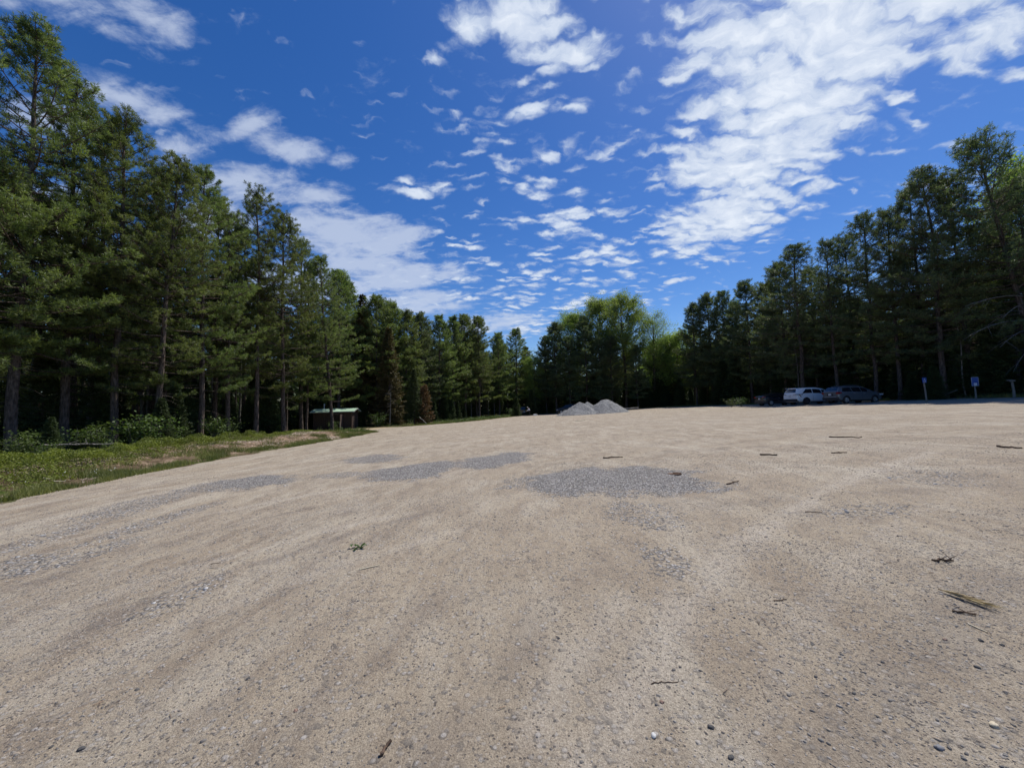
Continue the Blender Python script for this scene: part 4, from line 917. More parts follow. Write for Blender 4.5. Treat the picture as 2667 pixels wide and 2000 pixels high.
def heap(px, d, H, rad, label, ax=1.0, seed=0, skew=0):
    p = hit(px, 1076, d); n = 110; g = np.linspace(-1.12, 1.12, n); A, B_ = np.meshgrid(g, g); rr2 = np.sqrt((A+skew*.0)**2+B_**2)
    th_ = np.arctan2(B_, A); lob = 1+.10*(vnoise(np.cos(th_)*2+seed, np.sin(th_)*2+5)-.5)*2
    r_ = rr2/lob; u_ = np.sqrt(r_**2+.035)-.187; hgt = np.maximum(0, 1-u_/.83)**1.12; hgt = np.where(r_ > 1, -.0, hgt); hgt = hgt+.04*np.exp(-(r_*1.0)**2)*0
    Xl, Yl = A*rad*ax, B_*rad
    hz = H*hgt*1.02+(fbm(Xl*1.1+seed, Yl*1.1, 4)-.47)*.60*np.clip(1.1-r_, 0, 1)**.5+(fbm(Xl*6, Yl*6, 3)-.45)*.06
    Zl = gz(p.x+Xl, p.y+Yl)-G(p.x, p.y)+np.where(r_ < 1.0, hz, -.12); ix = np.arange(n*n).reshape(n, n)
    q = np.stack([ix[:-1, :-1], ix[:-1, 1:], ix[1:, 1:], ix[1:, :-1]], -1).reshape(-1, 4)
    o = obj('gravel_heap', fmesh('gravel_heap', np.stack([Xl, Yl, Zl], -1).reshape(-1, 3), [q], True, hm), None, (p.x, p.y, G(p.x, p.y)))
    tag(o, label, 'gravel heap'); return o
heap(1511, 59, 1.82, 3.5, 'left and lower of the two joined gray gravel heaps', seed=1)
heap(1577, 59, 2.12, 3.7, 'right and higher of the two joined gray gravel heaps', seed=4)
heap(1532, 64.5, 1.72, 3.3, 'gray gravel heap showing behind the saddle of the two front heaps', seed=8)

# ------------------------------------------------------------------ vehicles
def paint(name, col, metal=0.0, rough=.3):
    mt, nb, b = material(name); tcn = nb.new('ShaderNodeTexCoord'); n = nb.noise(tcn.outputs['Object'], 2.5, 4)
    z_ = nb.new('ShaderNodeSeparateXYZ'); nb.put(z_.inputs[0], tcn.outputs['Object'])
    dust = nb.math('MULTIPLY', nb.ramp(nb.math('ADD', z_.outputs[2], nb.math('MULTIPLY', n, .4)), .35, .85, .55, 0), 1.0)
    nb.put(b.inputs['Base Color'], nb.mix(dust, col, (.22, .19, .15))); b.inputs['Metallic'].default_value = metal
    nb.put(b.inputs['Roughness'], nb.math('ADD', nb.math('MULTIPLY', dust, .5), rough)); b.inputs['Coat Weight'].default_value = .6 if rough < .4 else .1; b.inputs['Coat Roughness'].default_value = .06; return mt
m_glass = simple('dark_glass', (.012, .014, .018), .06, coat=.5, vary=.05); m_trim = simple('black_trim', (.025, .025, .027), .6); m_tyre = simple('tyre_rubber', (.028, .027, .026), .85, bump=.2)
m_rim = simple('alloy_rim', (.50, .50, .51), .32, .9); m_rimd = simple('dark_rim', (.10, .10, .11), .35, .7); m_red = simple('red_lens', (.26, .012, .010), .2, coat=.6); m_clear = simple('clear_lens', (.55, .57, .6), .12, coat=.8)
m_plate = simple('plate_metal', (.62, .64, .66), .45); m_under = simple('underbody', (.02, .02, .02), .9)
def vehicle(name, label, cat, loc, rz, L, W, prof, belt, bot, wid, rw, glass, wheels, wr, body_m, rim_m, rearglass, wind, extras=None, detail=True):
    """prof/belt/bot/wid: key points along the length measured from the rear"""
    root = empty(name, loc, rz); f = lambda kp: (lambda x: np.interp(x, [a for a, _ in kp], [b_ for _, b_ in kp]))
    zr, zs0, zb, hw = f(prof), f(belt), f(bot), f(wid)
    xs_ = sorted(set([0, .04, .1, .2] + list(np.linspace(.3, L-.3, 30)) + [L-.2, L-.1, L-.03, L] + [a for a, _ in prof])); nst = len(xs_)
    def zs(x): return min(float(zs0(x)), float(zr(x))-.03)
    def rwf(x):
        t = max(0, min(1, (float(zr(x))-zs(x)-.03)/.45)); return hw(x)*(.93*(1-t)+rw*t)
    def ring(x):
        b0, s0, r0, w = float(zb(x)), zs(x), float(zr(x)), float(hw(x)); q_ = rwf(x)
        half = [(w*.86, b0), (w*.985, b0+.10), (w, b0+(s0-b0)*.45), (w*.985, b0+(s0-b0)*.8), (w*.955, s0), (q_+(w*.955-q_)*.12, s0+(r0-s0)*.80), (q_*.90, r0-.015), (q_*.5, r0+.012)]
        return [(x-L/2, y_, z_) for y_, z_ in half] + [(x-L/2, -y_, z_) for y_, z_ in half[::-1]]
    vs, fs = [], []
    for x in xs_: vs += ring(x)
    m_ = 16
    for i in range(nst-1):
        for k in range(m_): a_ = i*m_+k; b_ = i*m_+(k+1) % m_; fs.append((a_, a_+m_, b_+m_, b_))
    fs.append(tuple(range(m_))); fs.append(tuple((nst-1)*m_+k for k in range(m_-1, -1, -1)))
    me = bpy.data.meshes.new('body'); me.from_pydata(vs, [], fs); me.materials.append(body_m); me.materials.append(m_under); me.update()
    bo_ = obj('body', me)
    cut = MB()
    for wx in wheels:
        for sd_ in (-1, 1):
            cut.tube([(wx-L/2, sd_*(W/2-.30), wr), (wx-L/2, sd_*(W/2+.2), wr)], wr+.055, 28)
    co = cut.build('cutter', m_under)
    md = bo_.modifiers.new('b', 'BOOLEAN'); md.object = co; md.operation = 'DIFFERENCE'; md.solver = 'EXACT'
    try: md.material_mode = 'TRANSFER'
    except Exception: pass
    dg = bpy.context.evaluated_depsgraph_get(); me2 = bpy.data.meshes.new_from_object(bo_.evaluated_get(dg)); bo_.modifiers.clear(); bo_.data = me2
    bpy.data.objects.remove(co); bo_.parent = root
    me2.polygons.foreach_set('use_smooth', np.ones(len(me2.polygons), bool)); me2.set_sharp_from_angle(angle=R(32))
    def side(x, t, sg, off=.012):
        rg = ring(x); a_ = Vector(rg[4]); b_ = Vector(rg[5]); p_ = a_.lerp(b_, t); n_ = Vector((0, 1, .35)).normalized(); q_ = p_+n_*off; return Vector((q_.x, q_.y*sg, q_.z))
    for sg in (-1, 1):
        for (xa, xb_, xta, xtb) in glass:
            g_ = MB(); N = 8; vs = []
            for i in range(N+1):
                u = i/N; xb2 = xa+(xb_-xa)*u; xt2 = xta+(xtb-xta)*u
                vs += [side(xb2, .06, sg), side((xb2+xt2)/2, .5, sg), side(xt2, .93, sg)]
            fs = []
            for i in range(N):
                for k in range(2): a_ = i*3+k; fs.append((a_, a_+3, a_+4, a_+1))
            g_.add(vs, fs); g_.build('side_window', m_glass, root, True)
    def topstrip(xa, xb_, fw, off):
        g_ = MB(); N = 6; vs = []
        dx = 1 if zr(xb_) > zr(xa) else -1; n_ = Vector((-(zr(xb_)-zr(xa)), 0, xb_-xa)).normalized()
        for i in range(N+1):
            x = xa+(xb_-xa)*i/N; w = rwf(x)*fw
            for v_ in (-1, -.5, 0, .5, 1):
                z_ = float(zr(x))+(.012 if abs(v_) < .6 else -.012)
                vs.append(Vector((x-L/2, w*v_, z_))+n_*off)
        fs = [(i*5+k, (i+1)*5+k, (i+1)*5+k+1, i*5+k+1) for i in range(N) for k in range(4)]
        return g_.add(vs, fs)
    topstrip(*rearglass, .86, .014).build('rear_window', m_glass, root, True); topstrip(*wind, .90, .014).build('windshield', m_glass, root, True)
    for wx in wheels:
        for sg in (-1, 1):
            wh = empty('wheel', (wx-L/2, sg*(W/2-.115), wr)); wh.parent = root
            t_ = MB(); k = 26; prof_ = [(-.10, wr*.62), (-.11, wr*.90), (-.085, wr*.985), (0, wr), (.085, wr*.985), (.11, wr*.90), (.10, wr*.62)]
            vs = [(r_*math.cos(6.2832*i/k), o_, r_*math.sin(6.2832*i/k)) for (o_, r_) in prof_ for i in range(k)]
            fs = [(j*k+i, j*k+(i+1) % k, (j+1)*k+(i+1) % k, (j+1)*k+i) for j in range(6) for i in range(k)]
            t_.add(vs, fs).build('tyre', m_tyre, wh, True)
            r2 = MB(); R_ = wr*.64
            r2.tube([(0, sg*.075, 0), (0, sg*.10, 0)], .06, 12)
            for i in range(10 if rim_m is m_rim else 5):
                a_ = 6.2832*i/(10 if rim_m is m_rim else 5); r2.tube([(.04*math.cos(a_), sg*.088, .04*math.sin(a_)), (R_*math.cos(a_), sg*.07, R_*math.sin(a_))], .021 if rim_m is m_rim else .035, 5)
            for i in range(24):
                a_ = 6.2832*i/24; a2 = 6.2832*(i+1)/24; r2.tube([(R_*math.cos(a_), sg*.075, R_*math.sin(a_)), (R_*math.cos(a2), sg*.075, R_*math.sin(a2))], .018, 4, cap=False)
            r2.tube([(0, sg*.02, 0), (0, sg*.03, 0)], R_, 24)
            r2.build('rim', rim_m, wh)
    # lower bumper and sill trim
    t_ = MB(); w0 = float(hw(.1))
    t_.box((-L/2+.09, 0, float(zb(.1))+.12), (.26, w0*1.94, .26)); t_.build('rear_bumper', m_trim, root)
    t_ = MB(); t_.box((L/2-.10, 0, float(zb(L-.1))+.10), (.24, float(hw(L-.1))*1.90, .22)); t_.build('front_bumper', m_trim, root)
    t_ = MB()
    for sg in (-1, 1): t_.box((0, sg*W/2*.985, float(zb(L/2))+.04), (wheels[1]-wheels[0]-2*wr-.1, .05, .10))
    t_.build('sill', m_trim, root)
    for sg in (-1, 1):
        mr = MB(); xm = wind[1]-.32 if wind[1] > wind[0] else wind[1]; xm = max(wind)-.62
        mr.box((xm-L/2, sg*(float(hw(xm))+.10), float(zs(xm))+.09), (.12, .20, .14)); mr.build('door_mirror', body_m, root)
        for hx in extras.get('handles', ()):
            h_ = MB(); h_.box((hx-L/2, sg*(float(hw(hx))*.992+.008), float(zs(hx))-.13), (.17, .03, .028)); h_.build('door_handle', extras.get('handle_m', body_m), root)
    if extras.get('seams'):
        sm_ = MB()
        for sg in (-1, 1):
            for hx in extras['seams']:
                rg = ring(hx)
                pts = [Vector((p_[0], p_[1]*sg, p_[2])) for p_ in (rg[1], rg[2], rg[3], rg[4])]; pts = [Vector((p_.x, p_.y+sg*.002, p_.z)) for p_ in pts]; sm_.tube(pts, .006, 4)
        sm_.build('door_gap', m_trim, root)
    if extras.get('rails'):
        for sg in (-1, 1):
            a_, b_ = extras['rails']; rl = MB(); pts = [Vector((a_+(b_-a_)*i/8-L/2, sg*rwf(a_+(b_-a_)*i/8)*.84, float(zr(a_+(b_-a_)*i/8))+(.055 if 0 < i < 8 else -.01))) for i in range(9)]
            rl.tube(pts, .018, 6); rl.build('roof_rail', extras.get('rail_m', m_rim), root)
    if 'more' in extras: extras['more'](root, L, W, zr, zs, zb, hw)
    tag(root, label, cat); return root
P_suv = paint('slate_paint', (.12, .135, .155), .25, .35); P_white = paint('white_paint', (.84, .84, .84), 0, .32); P_black = paint('black_paint', (.010, .011, .014), .2, .25)
P_dark = paint('dark_paint', (.025, .026, .028), .1, .5)
def suv_more(root, L, W, zr, zs, zb, hw):
    for sg in (-1, 1):
        t = MB(); t.box((-L/2+.07, sg*(W/2-.13), 1.01), (.20, .22, .19)); t.box((-L/2+.22, sg*(W/2-.055), 1.03), (.26, .10, .10)); t.build('tail_light', m_red, root)
        t = MB(); t.box((L/2-.20, sg*(W/2-.20), .80), (.34, .28, .13)); t.build('headlight', m_clear, root)
    t = MB(); t.box((-L/2-.012, 0, .86), (.03, .62, .20)); t.build('plate_recess', m_trim, root)
    t = MB(); t.box((-L/2-.030, 0, .87), (.012, .31, .155)); t.build('license_plate', m_plate, root)
    t = MB(); t.box((-L/2-.014, 0, .60), (.03, 1.30, .10)); t.build('bumper_step', m_plate, root)
    t = MB(); t.tube([(-L/2+.52, 0, 1.62), (-L/2+.70, 0, 1.70)], [.05, .015], 8); t.build('roof_antenna', P_suv, root)
vehicle('parked_car', 'slate gray wagon style car parked nearest, at the right end of the three', 'car', (32.9, 37.2, G(32.9, 37.2)+.0), R(4), 4.60, 1.80,
    [(0, 1.12), (.05, 1.20), (.30, 1.53), (.45, 1.585), (1.0, 1.645), (1.9, 1.66), (2.6, 1.60), (2.9, 1.53), (3.62, 1.12), (4.1, 1.03), (4.45, .92), (4.6, .72)],
    [(0, 1.10), (1.2, 1.10), (3.4, 1.03), (4.6, .70)], [(0, .42), (.3, .28), (4.2, .26), (4.6, .38)], [(0, .80), (.12, .87), (.6, .90), (3.8, .90), (4.3, .84), (4.6, .66)], .72,
    [(.42, 1.42, .62, 1.36), (1.50, 2.36, 1.44, 2.28), (2.44, 3.30, 2.36, 2.84)], (.80, 3.66), .345, P_suv, m_rim, (.07, .31), (2.92, 3.58),
    dict(handles=(1.62, 2.62), seams=(1.46, 2.42, 3.35), rails=(.7, 2.5), more=suv_more, handle_m=m_rim))
def van_more(root, L, W, zr, zs, zb, hw):
    for sg in (-1, 1):
        t = MB(); t.box((-L/2+.04, sg*(W/2-.28), 1.08), (.12, .46, .05)); t.box((-L/2+.34, sg*(W/2-.022), 1.08), (.62, .05, .06))
        t.box((-L/2+.36, sg*(W/2-.02), .93), (.055, .05, .34), M=Matrix.Rotation(R(-38), 3, 'Y')); t.build('tail_light', simple('smoked_lens', (.05, .012, .014), .2, coat=.7), root)
        t = MB(); t.box((L/2-.24, sg*(W/2-.20), .82), (.40, .28, .12)); t.build('headlight', m_clear, root)
    t = MB(); t.box((-L/2-.012, 0, .86), (.014, .32, .16)); t.build('license_plate', m_plate, root)
    t = MB(); t.box((-L/2+.14, 0, 1.735), (.28, 1.10, .035)); t.build('rear_spoiler', P_white, root)
    t = MB(); t.box((-L/2+.02, 0, 1.0), (.04, .30, .04)); t.build('tailgate_trim', m_trim, root)
vehicle('parked_van', 'white minivan parked between the black hatchback and the gray wagon', 'minivan', (32.2, 41.2, G(32.2, 41.2)+.0), R(3), 5.15, 1.98,
    [(0, 1.10), (.05, 1.22), (.22, 1.60), (.34, 1.70), (1.2, 1.775), (2.2, 1.77), (3.0, 1.66), (4.1, 1.13), (4.6, 1.02), (4.95, .88), (5.15, .66)],
    [(0, 1.12), (1.6, 1.17), (3.8, 1.05), (5.15, .64)], [(0, .40), (.3, .26), (4.8, .24), (5.15, .36)], [(0, .88), (.12, .95), (.6, .99), (4.2, .99), (4.8, .92), (5.15, .72)], .76,
    [(.62, 1.72, 1.12, 1.72), (1.80, 2.80, 1.80, 2.66), (2.88, 3.82, 2.74, 3.14)], (1.02, 4.08), .36, P_white, m_rimd, (.07, .25), (3.10, 4.05),
    dict(handles=(1.95, 3.0), seams=(1.76, 2.84, 3.92), rails=(.8, 2.6), more=van_more, rail_m=m_trim))
def hatch_more(root, L, W, zr, zs, zb, hw):
    for sg in (-1, 1):
        t = MB(); t.box((-L/2+.06, sg*(W/2-.22), .98), (.16, .36, .11)); t.build('tail_light', m_red, root)
        t = MB(); t.box((L/2-.20, sg*(W/2-.22), .72), (.34, .28, .11)); t.build('headlight', m_clear, root)
    t = MB(); t.box((-L/2-.01, 0, .80), (.014, .31, .155)); t.build('license_plate', m_plate, root)
HB = ([(0, 1.0), (.08, 1.10), (.25, 1.16), (.95, 1.40), (1.6, 1.46), (2.3, 1.44), (2.7, 1.36), (3.5, 1.02), (4.2, .90), (4.45, .70)],
    [(0, 1.02), (1.2, 1.0), (3.4, .93), (4.45, .66)], [(0, .36), (.3, .22), (4.1, .20), (4.45, .32)], [(0, .78), (.12, .85), (.6, .89), (3.7, .89), (4.2, .82), (4.45, .64)], .68,
    [(.95, 1.55, 1.15, 1.52), (1.63, 2.36, 1.58, 2.24), (2.44, 3.18, 2.32, 2.66)], (.78, 3.50), .33)
vehicle('parked_car', 'black hatchback at the left end of the three parked vehicles', 'car', (30.6, 44.3, G(30.6, 44.3)), R(2), 4.45, 1.78, *HB[:5], *HB[5:], P_black, m_rim, (.30, .92), (2.74, 3.46),
    dict(handles=(1.72, 2.55), seams=(1.6, 2.40, 3.25), more=hatch_more, handle_m=m_rim))
p = hit(1480, 1070, 73); SUVP = ([(0, 1.12), (.05, 1.20), (.30, 1.58), (.45, 1.66), (1.0, 1.72), (1.9, 1.74), (2.6, 1.68), (2.9, 1.58), (3.62, 1.15), (4.1, 1.06), (4.45, .95), (4.6, .72)],
    [(0, 1.10), (1.2, 1.10), (3.4, 1.05), (4.6, .72)], [(0, .42), (.3, .28), (4.2, .26), (4.6, .38)], [(0, .80), (.12, .87), (.6, .90), (3.8, .90), (4.3, .84), (4.6, .66)], .72,
    [(.42, 1.42, .62, 1.36), (1.50, 2.36, 1.44, 2.28), (2.44, 3.30, 2.36, 2.84)], (.80, 3.66), .35)
vehicle('parked_car', 'dark wagon parked in the shade half hidden by the left gravel heap', 'car', (p.x, p.y, G(p.x, p.y)), R(176), 4.60, 1.80, *SUVP, P_dark, m_rim, (.07, .31), (2.92, 3.58), dict(handles=(1.6, 2.6), seams=(1.46, 2.42), more=hatch_more))
p = hit(1362, 1070, 76); vehicle('parked_car', 'black wagon seen end on behind the stooping person', 'car', (p.x, p.y+1.0, G(p.x, p.y)), R(95), 4.60, 1.80, *SUVP, P_black, m_rim, (.07, .31), (2.92, 3.58), dict(handles=(1.6, 2.6), seams=(1.46, 2.42), more=hatch_more))

# ------------------------------------------------------------------ toilet hut
m_wood = simple('dark_stained_boards', (.068, .042, .031), .8, vary=.3, scale=14, bump=.3); m_wood2 = simple('hut_corner_board', (.10, .06, .045), .8, vary=.2); m_roof = simple('green_metal_roof', (.36, .50, .36), .5, vary=.12, scale=3)
m_fascia = simple('pale_fascia', (.42, .47, .40), .6); m_pipe = simple('vent_pipe', (.60, .60, .57), .5); m_blue = simple('sign_blue', (.018, .07, .32), .6); m_swhite = simple('sign_white', (.55, .60, .68), .5)
sc_ = hit(876, 1110, 44.2); SZ = G(sc_.x, sc_.y)-.02
hut = empty('toilet_hut', (sc_.x, sc_.y, SZ), R(7)); tag(hut, 'dark brown toilet hut with a pale green metal roof at the forest edge', 'toilet hut'); LL, WW, HH, RH = 4.0, 2.3, 2.05, .26
w = MB(); hx, hy = LL/2, WW/2
w.add([(-hx, -hy, 0), (hx, -hy, 0), (hx, hy, 0), (-hx, hy, 0), (-hx, -hy, HH), (hx, -hy, HH), (hx, hy, HH), (-hx, hy, HH), (-hx, 0, HH+RH), (hx, 0, HH+RH)],
      [(0, 1, 5, 4), (1, 2, 6, 9, 5), (2, 3, 7, 6), (3, 0, 4, 8, 7), (0, 3, 2, 1), (4, 5, 9, 8), (6, 7, 8, 9)])
w.build('wall', m_wood, hut)
bt = MB()
for i in range(20): bt.box((-hx+.1+i*.2, -hy-.008, HH/2), (.030, .016, HH))
for i in range(11): bt.box((hx+.008, -hy+.12+i*.2, HH/2), (.016, .030, HH))
bt.build('batten', m_wood, hut)
for cx_, cy_ in ((hx, -hy), (hx, hy), (-hx, -hy), (-hx, hy)):
    t = MB(); t.box((cx_+math.copysign(.012, cx_), cy_+math.copysign(.012, cy_), HH/2-.01), (.10, .10, HH)); t.build('corner_board', m_wood2, hut)
rf = MB(); ov, ey = .32, .38; zt = HH+RH+.05; sl_ = RH/hy
for sg in (-1, 1):
    y0, z0 = 0, zt; y1, z1 = sg*(hy+ey), zt-(hy+ey)*sl_
    rf.add([(-hx-ov, y0, z0), (hx+ov, y0, z0), (hx+ov, y1, z1), (-hx-ov, y1, z1), (-hx-ov, y0, z0-.05), (hx+ov, y0, z0-.05), (hx+ov, y1, z1-.05), (-hx-ov, y1, z1-.05)],
           [(0, 1, 2, 3), (7, 6, 5, 4), (0, 4, 5, 1), (1, 5, 6, 2), (2, 6, 7, 3), (3, 7, 4, 0)])
    for i in range(16):
        xx = -hx-ov+.15+i*(LL+2*ov-.3)/15; rf.tube([(xx, sg*.03, z0+.008), (xx, y1, z1+.014)], .014, 4)
roof = rf.build('roof', m_roof, hut)
for sg in (-1, 1):
    t = MB(); y1, z1 = sg*(hy+ey), zt-(hy+ey)*sl_
    for ex in (hx+ov+.014, -hx-ov-.014): t.add([(ex-.012, 0, zt+.01), (ex+.012, 0, zt+.01), (ex+.012, y1, z1+.01), (ex-.012, y1, z1+.01), (ex-.012, 0, zt-.10), (ex+.012, 0, zt-.10), (ex+.012, y1, z1-.10), (ex-.012, y1, z1-.10)], [(0, 1, 2, 3), (7, 6, 5, 4), (0, 4, 5, 1), (1, 5, 6, 2), (2, 6, 7, 3), (3, 7, 4, 0)])
    t.box((0, y1+sg*.014, z1-.045), (LL+2*ov, .024, .09)); t.build('fascia', m_fascia, roof)
t = MB(); t.tube([(-1.45, .35, HH+.2), (-1.45, .35, HH+RH+.52)], .055, 12); t.tube([(-1.45, .35, HH+RH+.50), (-1.45, .35, HH+RH+.60)], [.085, .07], 12); t.build('vent_pipe', m_pipe, hut)
t = MB(); t.box((hx+.030, -hy+.62, HH+.02), (.02, .34, .34)); sg_ = t.build('restroom_sign', m_blue, hut)
t = MB(); Y_ = -hy+.62; t.box((hx+.047, Y_, HH+.01), (.010, .085, .14)); t.box((hx+.047, Y_-.022, HH-.105), (.010, .034, .10)); t.box((hx+.047, Y_+.022, HH-.105), (.010, .034, .10)); t.tube([(hx+.042, Y_, HH+.125), (hx+.052, Y_, HH+.125)], .036, 12); t.build('symbol', m_swhite, sg_)
# privacy screen beside the door on the long side
t = MB(); t.box((1.12, -hy-.62, .85), (.055, 1.2, 1.7)); t.build('privacy_screen', m_wood, hut)
t = MB(); t.box((1.12, -hy-1.24, .42), (.09, .09, .95)); t.build('screen_post', simple('gray_post', (.20, .18, .15), .8), hut)
t = MB(); t.box((-.2, -hy-.022, .98), (.84, .03, 1.92)); dr_ = t.build('door', simple('hut_door', (.055, .032, .025), .7), hut)
t = MB(); t.box((.13, -hy-.055, .98), (.04, .05, .12)); t.build('handle', m_rimd, dr_)

# ------------------------------------------------------------------ signs and posts
m_post = simple('weathered_post', (.19, .175, .15), .9, vary=.3, scale=12, bump=.4)
def post_sign(px, pyt, pyb, d, label, face, lean=0.0):
    b_ = hit(px, pyb, d); z = G(b_.x, b_.y); t_ = hit(px, pyt, d); H = t_.z-z; root = empty('sign_post' if face else 'wooden_post', (b_.x, b_.y, z), 0); return root, H
d = 30.0; b_ = hit(2413, 1040, d); z = G(b_.x, b_.y); H = hit(2406, 985, d).z-z
r1_ = empty('blue_sign', (b_.x, b_.y, z), R(-4)); pm = MB(); pm.tube([(0, 0, -.1), (-.02, .01, H*.5), (-.10, .0, H-.05)], [.06, .052, .045], 10); pm.build('post', m_post, r1_, True)
t = MB(); t.box((-.09, -.065, H-.16), (.30, .012, .40)); sb = t.build('sign_board', m_blue, r1_)
t = MB()   # wheelchair symbol
t.tube([(-.085+.0, -.078, H-.055), (-.085, -.074, H-.055)], .024, 12)
t.box((-.085, -.076, H-.13), (.022, .006, .12)); t.box((-.055, -.076, H-.185), (.085, .006, .022)); t.box((-.012, -.076, H-.235), (.022, .006, .11)); t.box((-.060, -.076, H-.125), (.06, .006, .018))
for i in range(14):
    a0 = R(100+i*17); a1 = R(117+i*17); t.tube([(-.088+.07*math.cos(a0), -.076, H-.225+.07*math.sin(a0)), (-.088+.07*math.cos(a1), -.076, H-.225+.07*math.sin(a1))], .009, 4)
t.build('wheelchair_symbol', m_swhite, sb); tag(r1_, 'small blue wheelchair parking sign on a weathered wooden post', 'sign')
d = 29.3; b_ = hit(2543, 1043, d); z = G(b_.x, b_.y); H = hit(2531, 983, d).z-z
r2_ = empty('blue_sign', (b_.x, b_.y, z), R(-6)); pm = MB(); pm.tube([(0, 0, -.1), (.02, .02, H*.4), (-.03, .02, H-.12)], [.055, .048, .042], 10); pm.build('post', m_post, r2_, True)
t = MB(); t.box((-.03, -.055, H-.32), (.47, .014, .66)); sb = t.build('sign_board', m_blue, r2_)
t = MB()
for (cx_, cz_, w_, h_) in ((-.03, H+.0-.003, .47, .016), (-.03, H-.642, .47, .016)): t.box((cx_, -.066, cz_-.0), (w_, .008, h_))
for cx_ in (-.259, .199): t.box((cx_, -.066, H-.32), (.016, .008, .62))
t.build('border', m_swhite, sb)
t = MB(); rq = random.Random(3)
for k in range(6):
    x0 = -.235+rq.uniform(0, .05); 
    while x0 < .13: w_ = rq.uniform(.03, .10); t.box((x0+w_/2, -.064, H-.07-.052*k), (w_, .004, .016)); x0 += w_+.022
t.build('lettering', simple('faded_lettering', (.14, .22, .46), .6), sb)
t = MB(); t.box((-.02, -.069, H-.53), (.22, .006, .21)); t.build('paper_notice', m_swhite, sb); tag(r2_, 'larger blue notice board with a white paper on it, on a post', 'sign')
d = 28.0; b_ = hit(2643, 1047, d); z = G(b_.x, b_.y); H = hit(2634, 990, d).z-z
r3_ = empty('notice_post', (b_.x, b_.y, z), R(-8)); pm = MB(); pm.tube([(0, 0, -.1), (.01, .0, H*.5), (-.06, 0, H)], [.075, .068, .062], 10); pm.build('post', m_post, r3_, True)
t = MB(); t.box((-.12, -.02, H-.02), (.42, .16, .05), M=Matrix.Rotation(R(12), 3, 'X')); t.box((-.12, -.10, H-.075), (.36, .03, .06)); t.build('slanted_top', m_post, r3_); tag(r3_, 'gray wooden post with a flat top board near the right border', 'post')

# fallen logs, sack
def log(name, a, b_, rad, label, mat, cat='log', wob=.03, n=6, seed=1, tw=0):
    rs = np.random.RandomState(seed); tb = Tubes(); s_ = np.linspace(0, 1, n); a = np.array(a); b_ = np.array(b_)
    c_ = (a+b_)/2; pts = np.outer(1-s_, a-c_)+np.outer(s_, b_-c_)+rs.normal(0, wob, (n, 3))*np.array([1, 1, .2]); tb.add(pts, rad*(1-.35*s_)+rs.normal(0, rad*.06, n), 8)
    for k in range(tw):
        f_ = rs.uniform(.2, .9); p0 = np.array([np.interp(f_, s_, pts[:, c]) for c in range(3)]); dd = rs.normal(0, 1, 3); dd[2] = abs(dd[2])*.4; dd /= np.linalg.norm(dd)
        tb.add(np.stack([p0, p0+dd*rad*6, p0+dd*rad*11]), np.array([rad*.4, rad*.3, rad*.1]), 4)
    V = np.concatenate(tb.V); me_ = fmesh(name, V, [np.concatenate(tb.Q)], True, mat); o = obj(name, me_, None, tuple(c_)); tag(o, label, cat); return o
def gp3(px, py, d, up=0): p = hit(px, py, d); return (p.x, p.y, G(p.x, p.y)+up)
log('fallen_log', gp3(1622, 1068, 70, .20), gp3(1664, 1064, 69, .26), .24, 'thick gray log lying right of the gravel heaps', m_dead)
log('fallen_branch', gp3(2450, 1020, 34, .25), gp3(2495, 1015, 33, .75), .05, 'pale fallen branch propped in shade between the two blue signs', m_dead, 'branch', tw=4)
log('fallen_branch', gp3(1092, 1090, 46.5, .9), gp3(1112, 1104, 44.5, .1), .05, 'pale pole leaning down to the grass by the orange dead spruce', m_dead, 'branch')
log('fallen_branch', gp3(110, 1150, 15.2, .55), gp3(300, 1150, 16.8, .40), .03, 'long thin gray branch lying behind the green carpet', m_dead, 'branch', .06, 8, tw=8)
sp_m = simple('white_sack_cloth', (.70, .70, .68), .8)
def lump(name, px, py, d, sx_, sy_, sz_, mat, label, cat, seed=0, rz=0):
    p = gp3(px, py, d); bm_v = []; n = 14; V = []; rs = np.random.RandomState(seed)
    for i in range(n+1):
        a_ = math.pi*i/n
        for j in range(20):
            b2 = 6.2832*j/20; v = np.array([math.sin(a_)*math.cos(b2), math.sin(a_)*math.sin(b2), math.cos(a_)])
            k_ = 1+.28*(float(vnoise(v[0]*1.7+seed*3+9, v[1]*1.7+v[2]*1.9+5))-.5)*2; V.append(v*k_*[sx_, sy_, sz_]+[0, 0, sz_*.55])
    F = [(i*20+j, (i+1)*20+j, (i+1)*20+(j+1) % 20, i*20+(j+1) % 20) for i in range(n) for j in range(20)]
    o = obj(name, fmesh(name, np.array(V), [np.array(F)], True, mat), None, p); o.rotation_euler = (0, 0, rz); tag(o, label, cat); return o
lump('white_sack', 1394, 1076, 70, .42, .25, .17, sp_m, 'white sack lying on the ground right of the stooping person', 'sack')

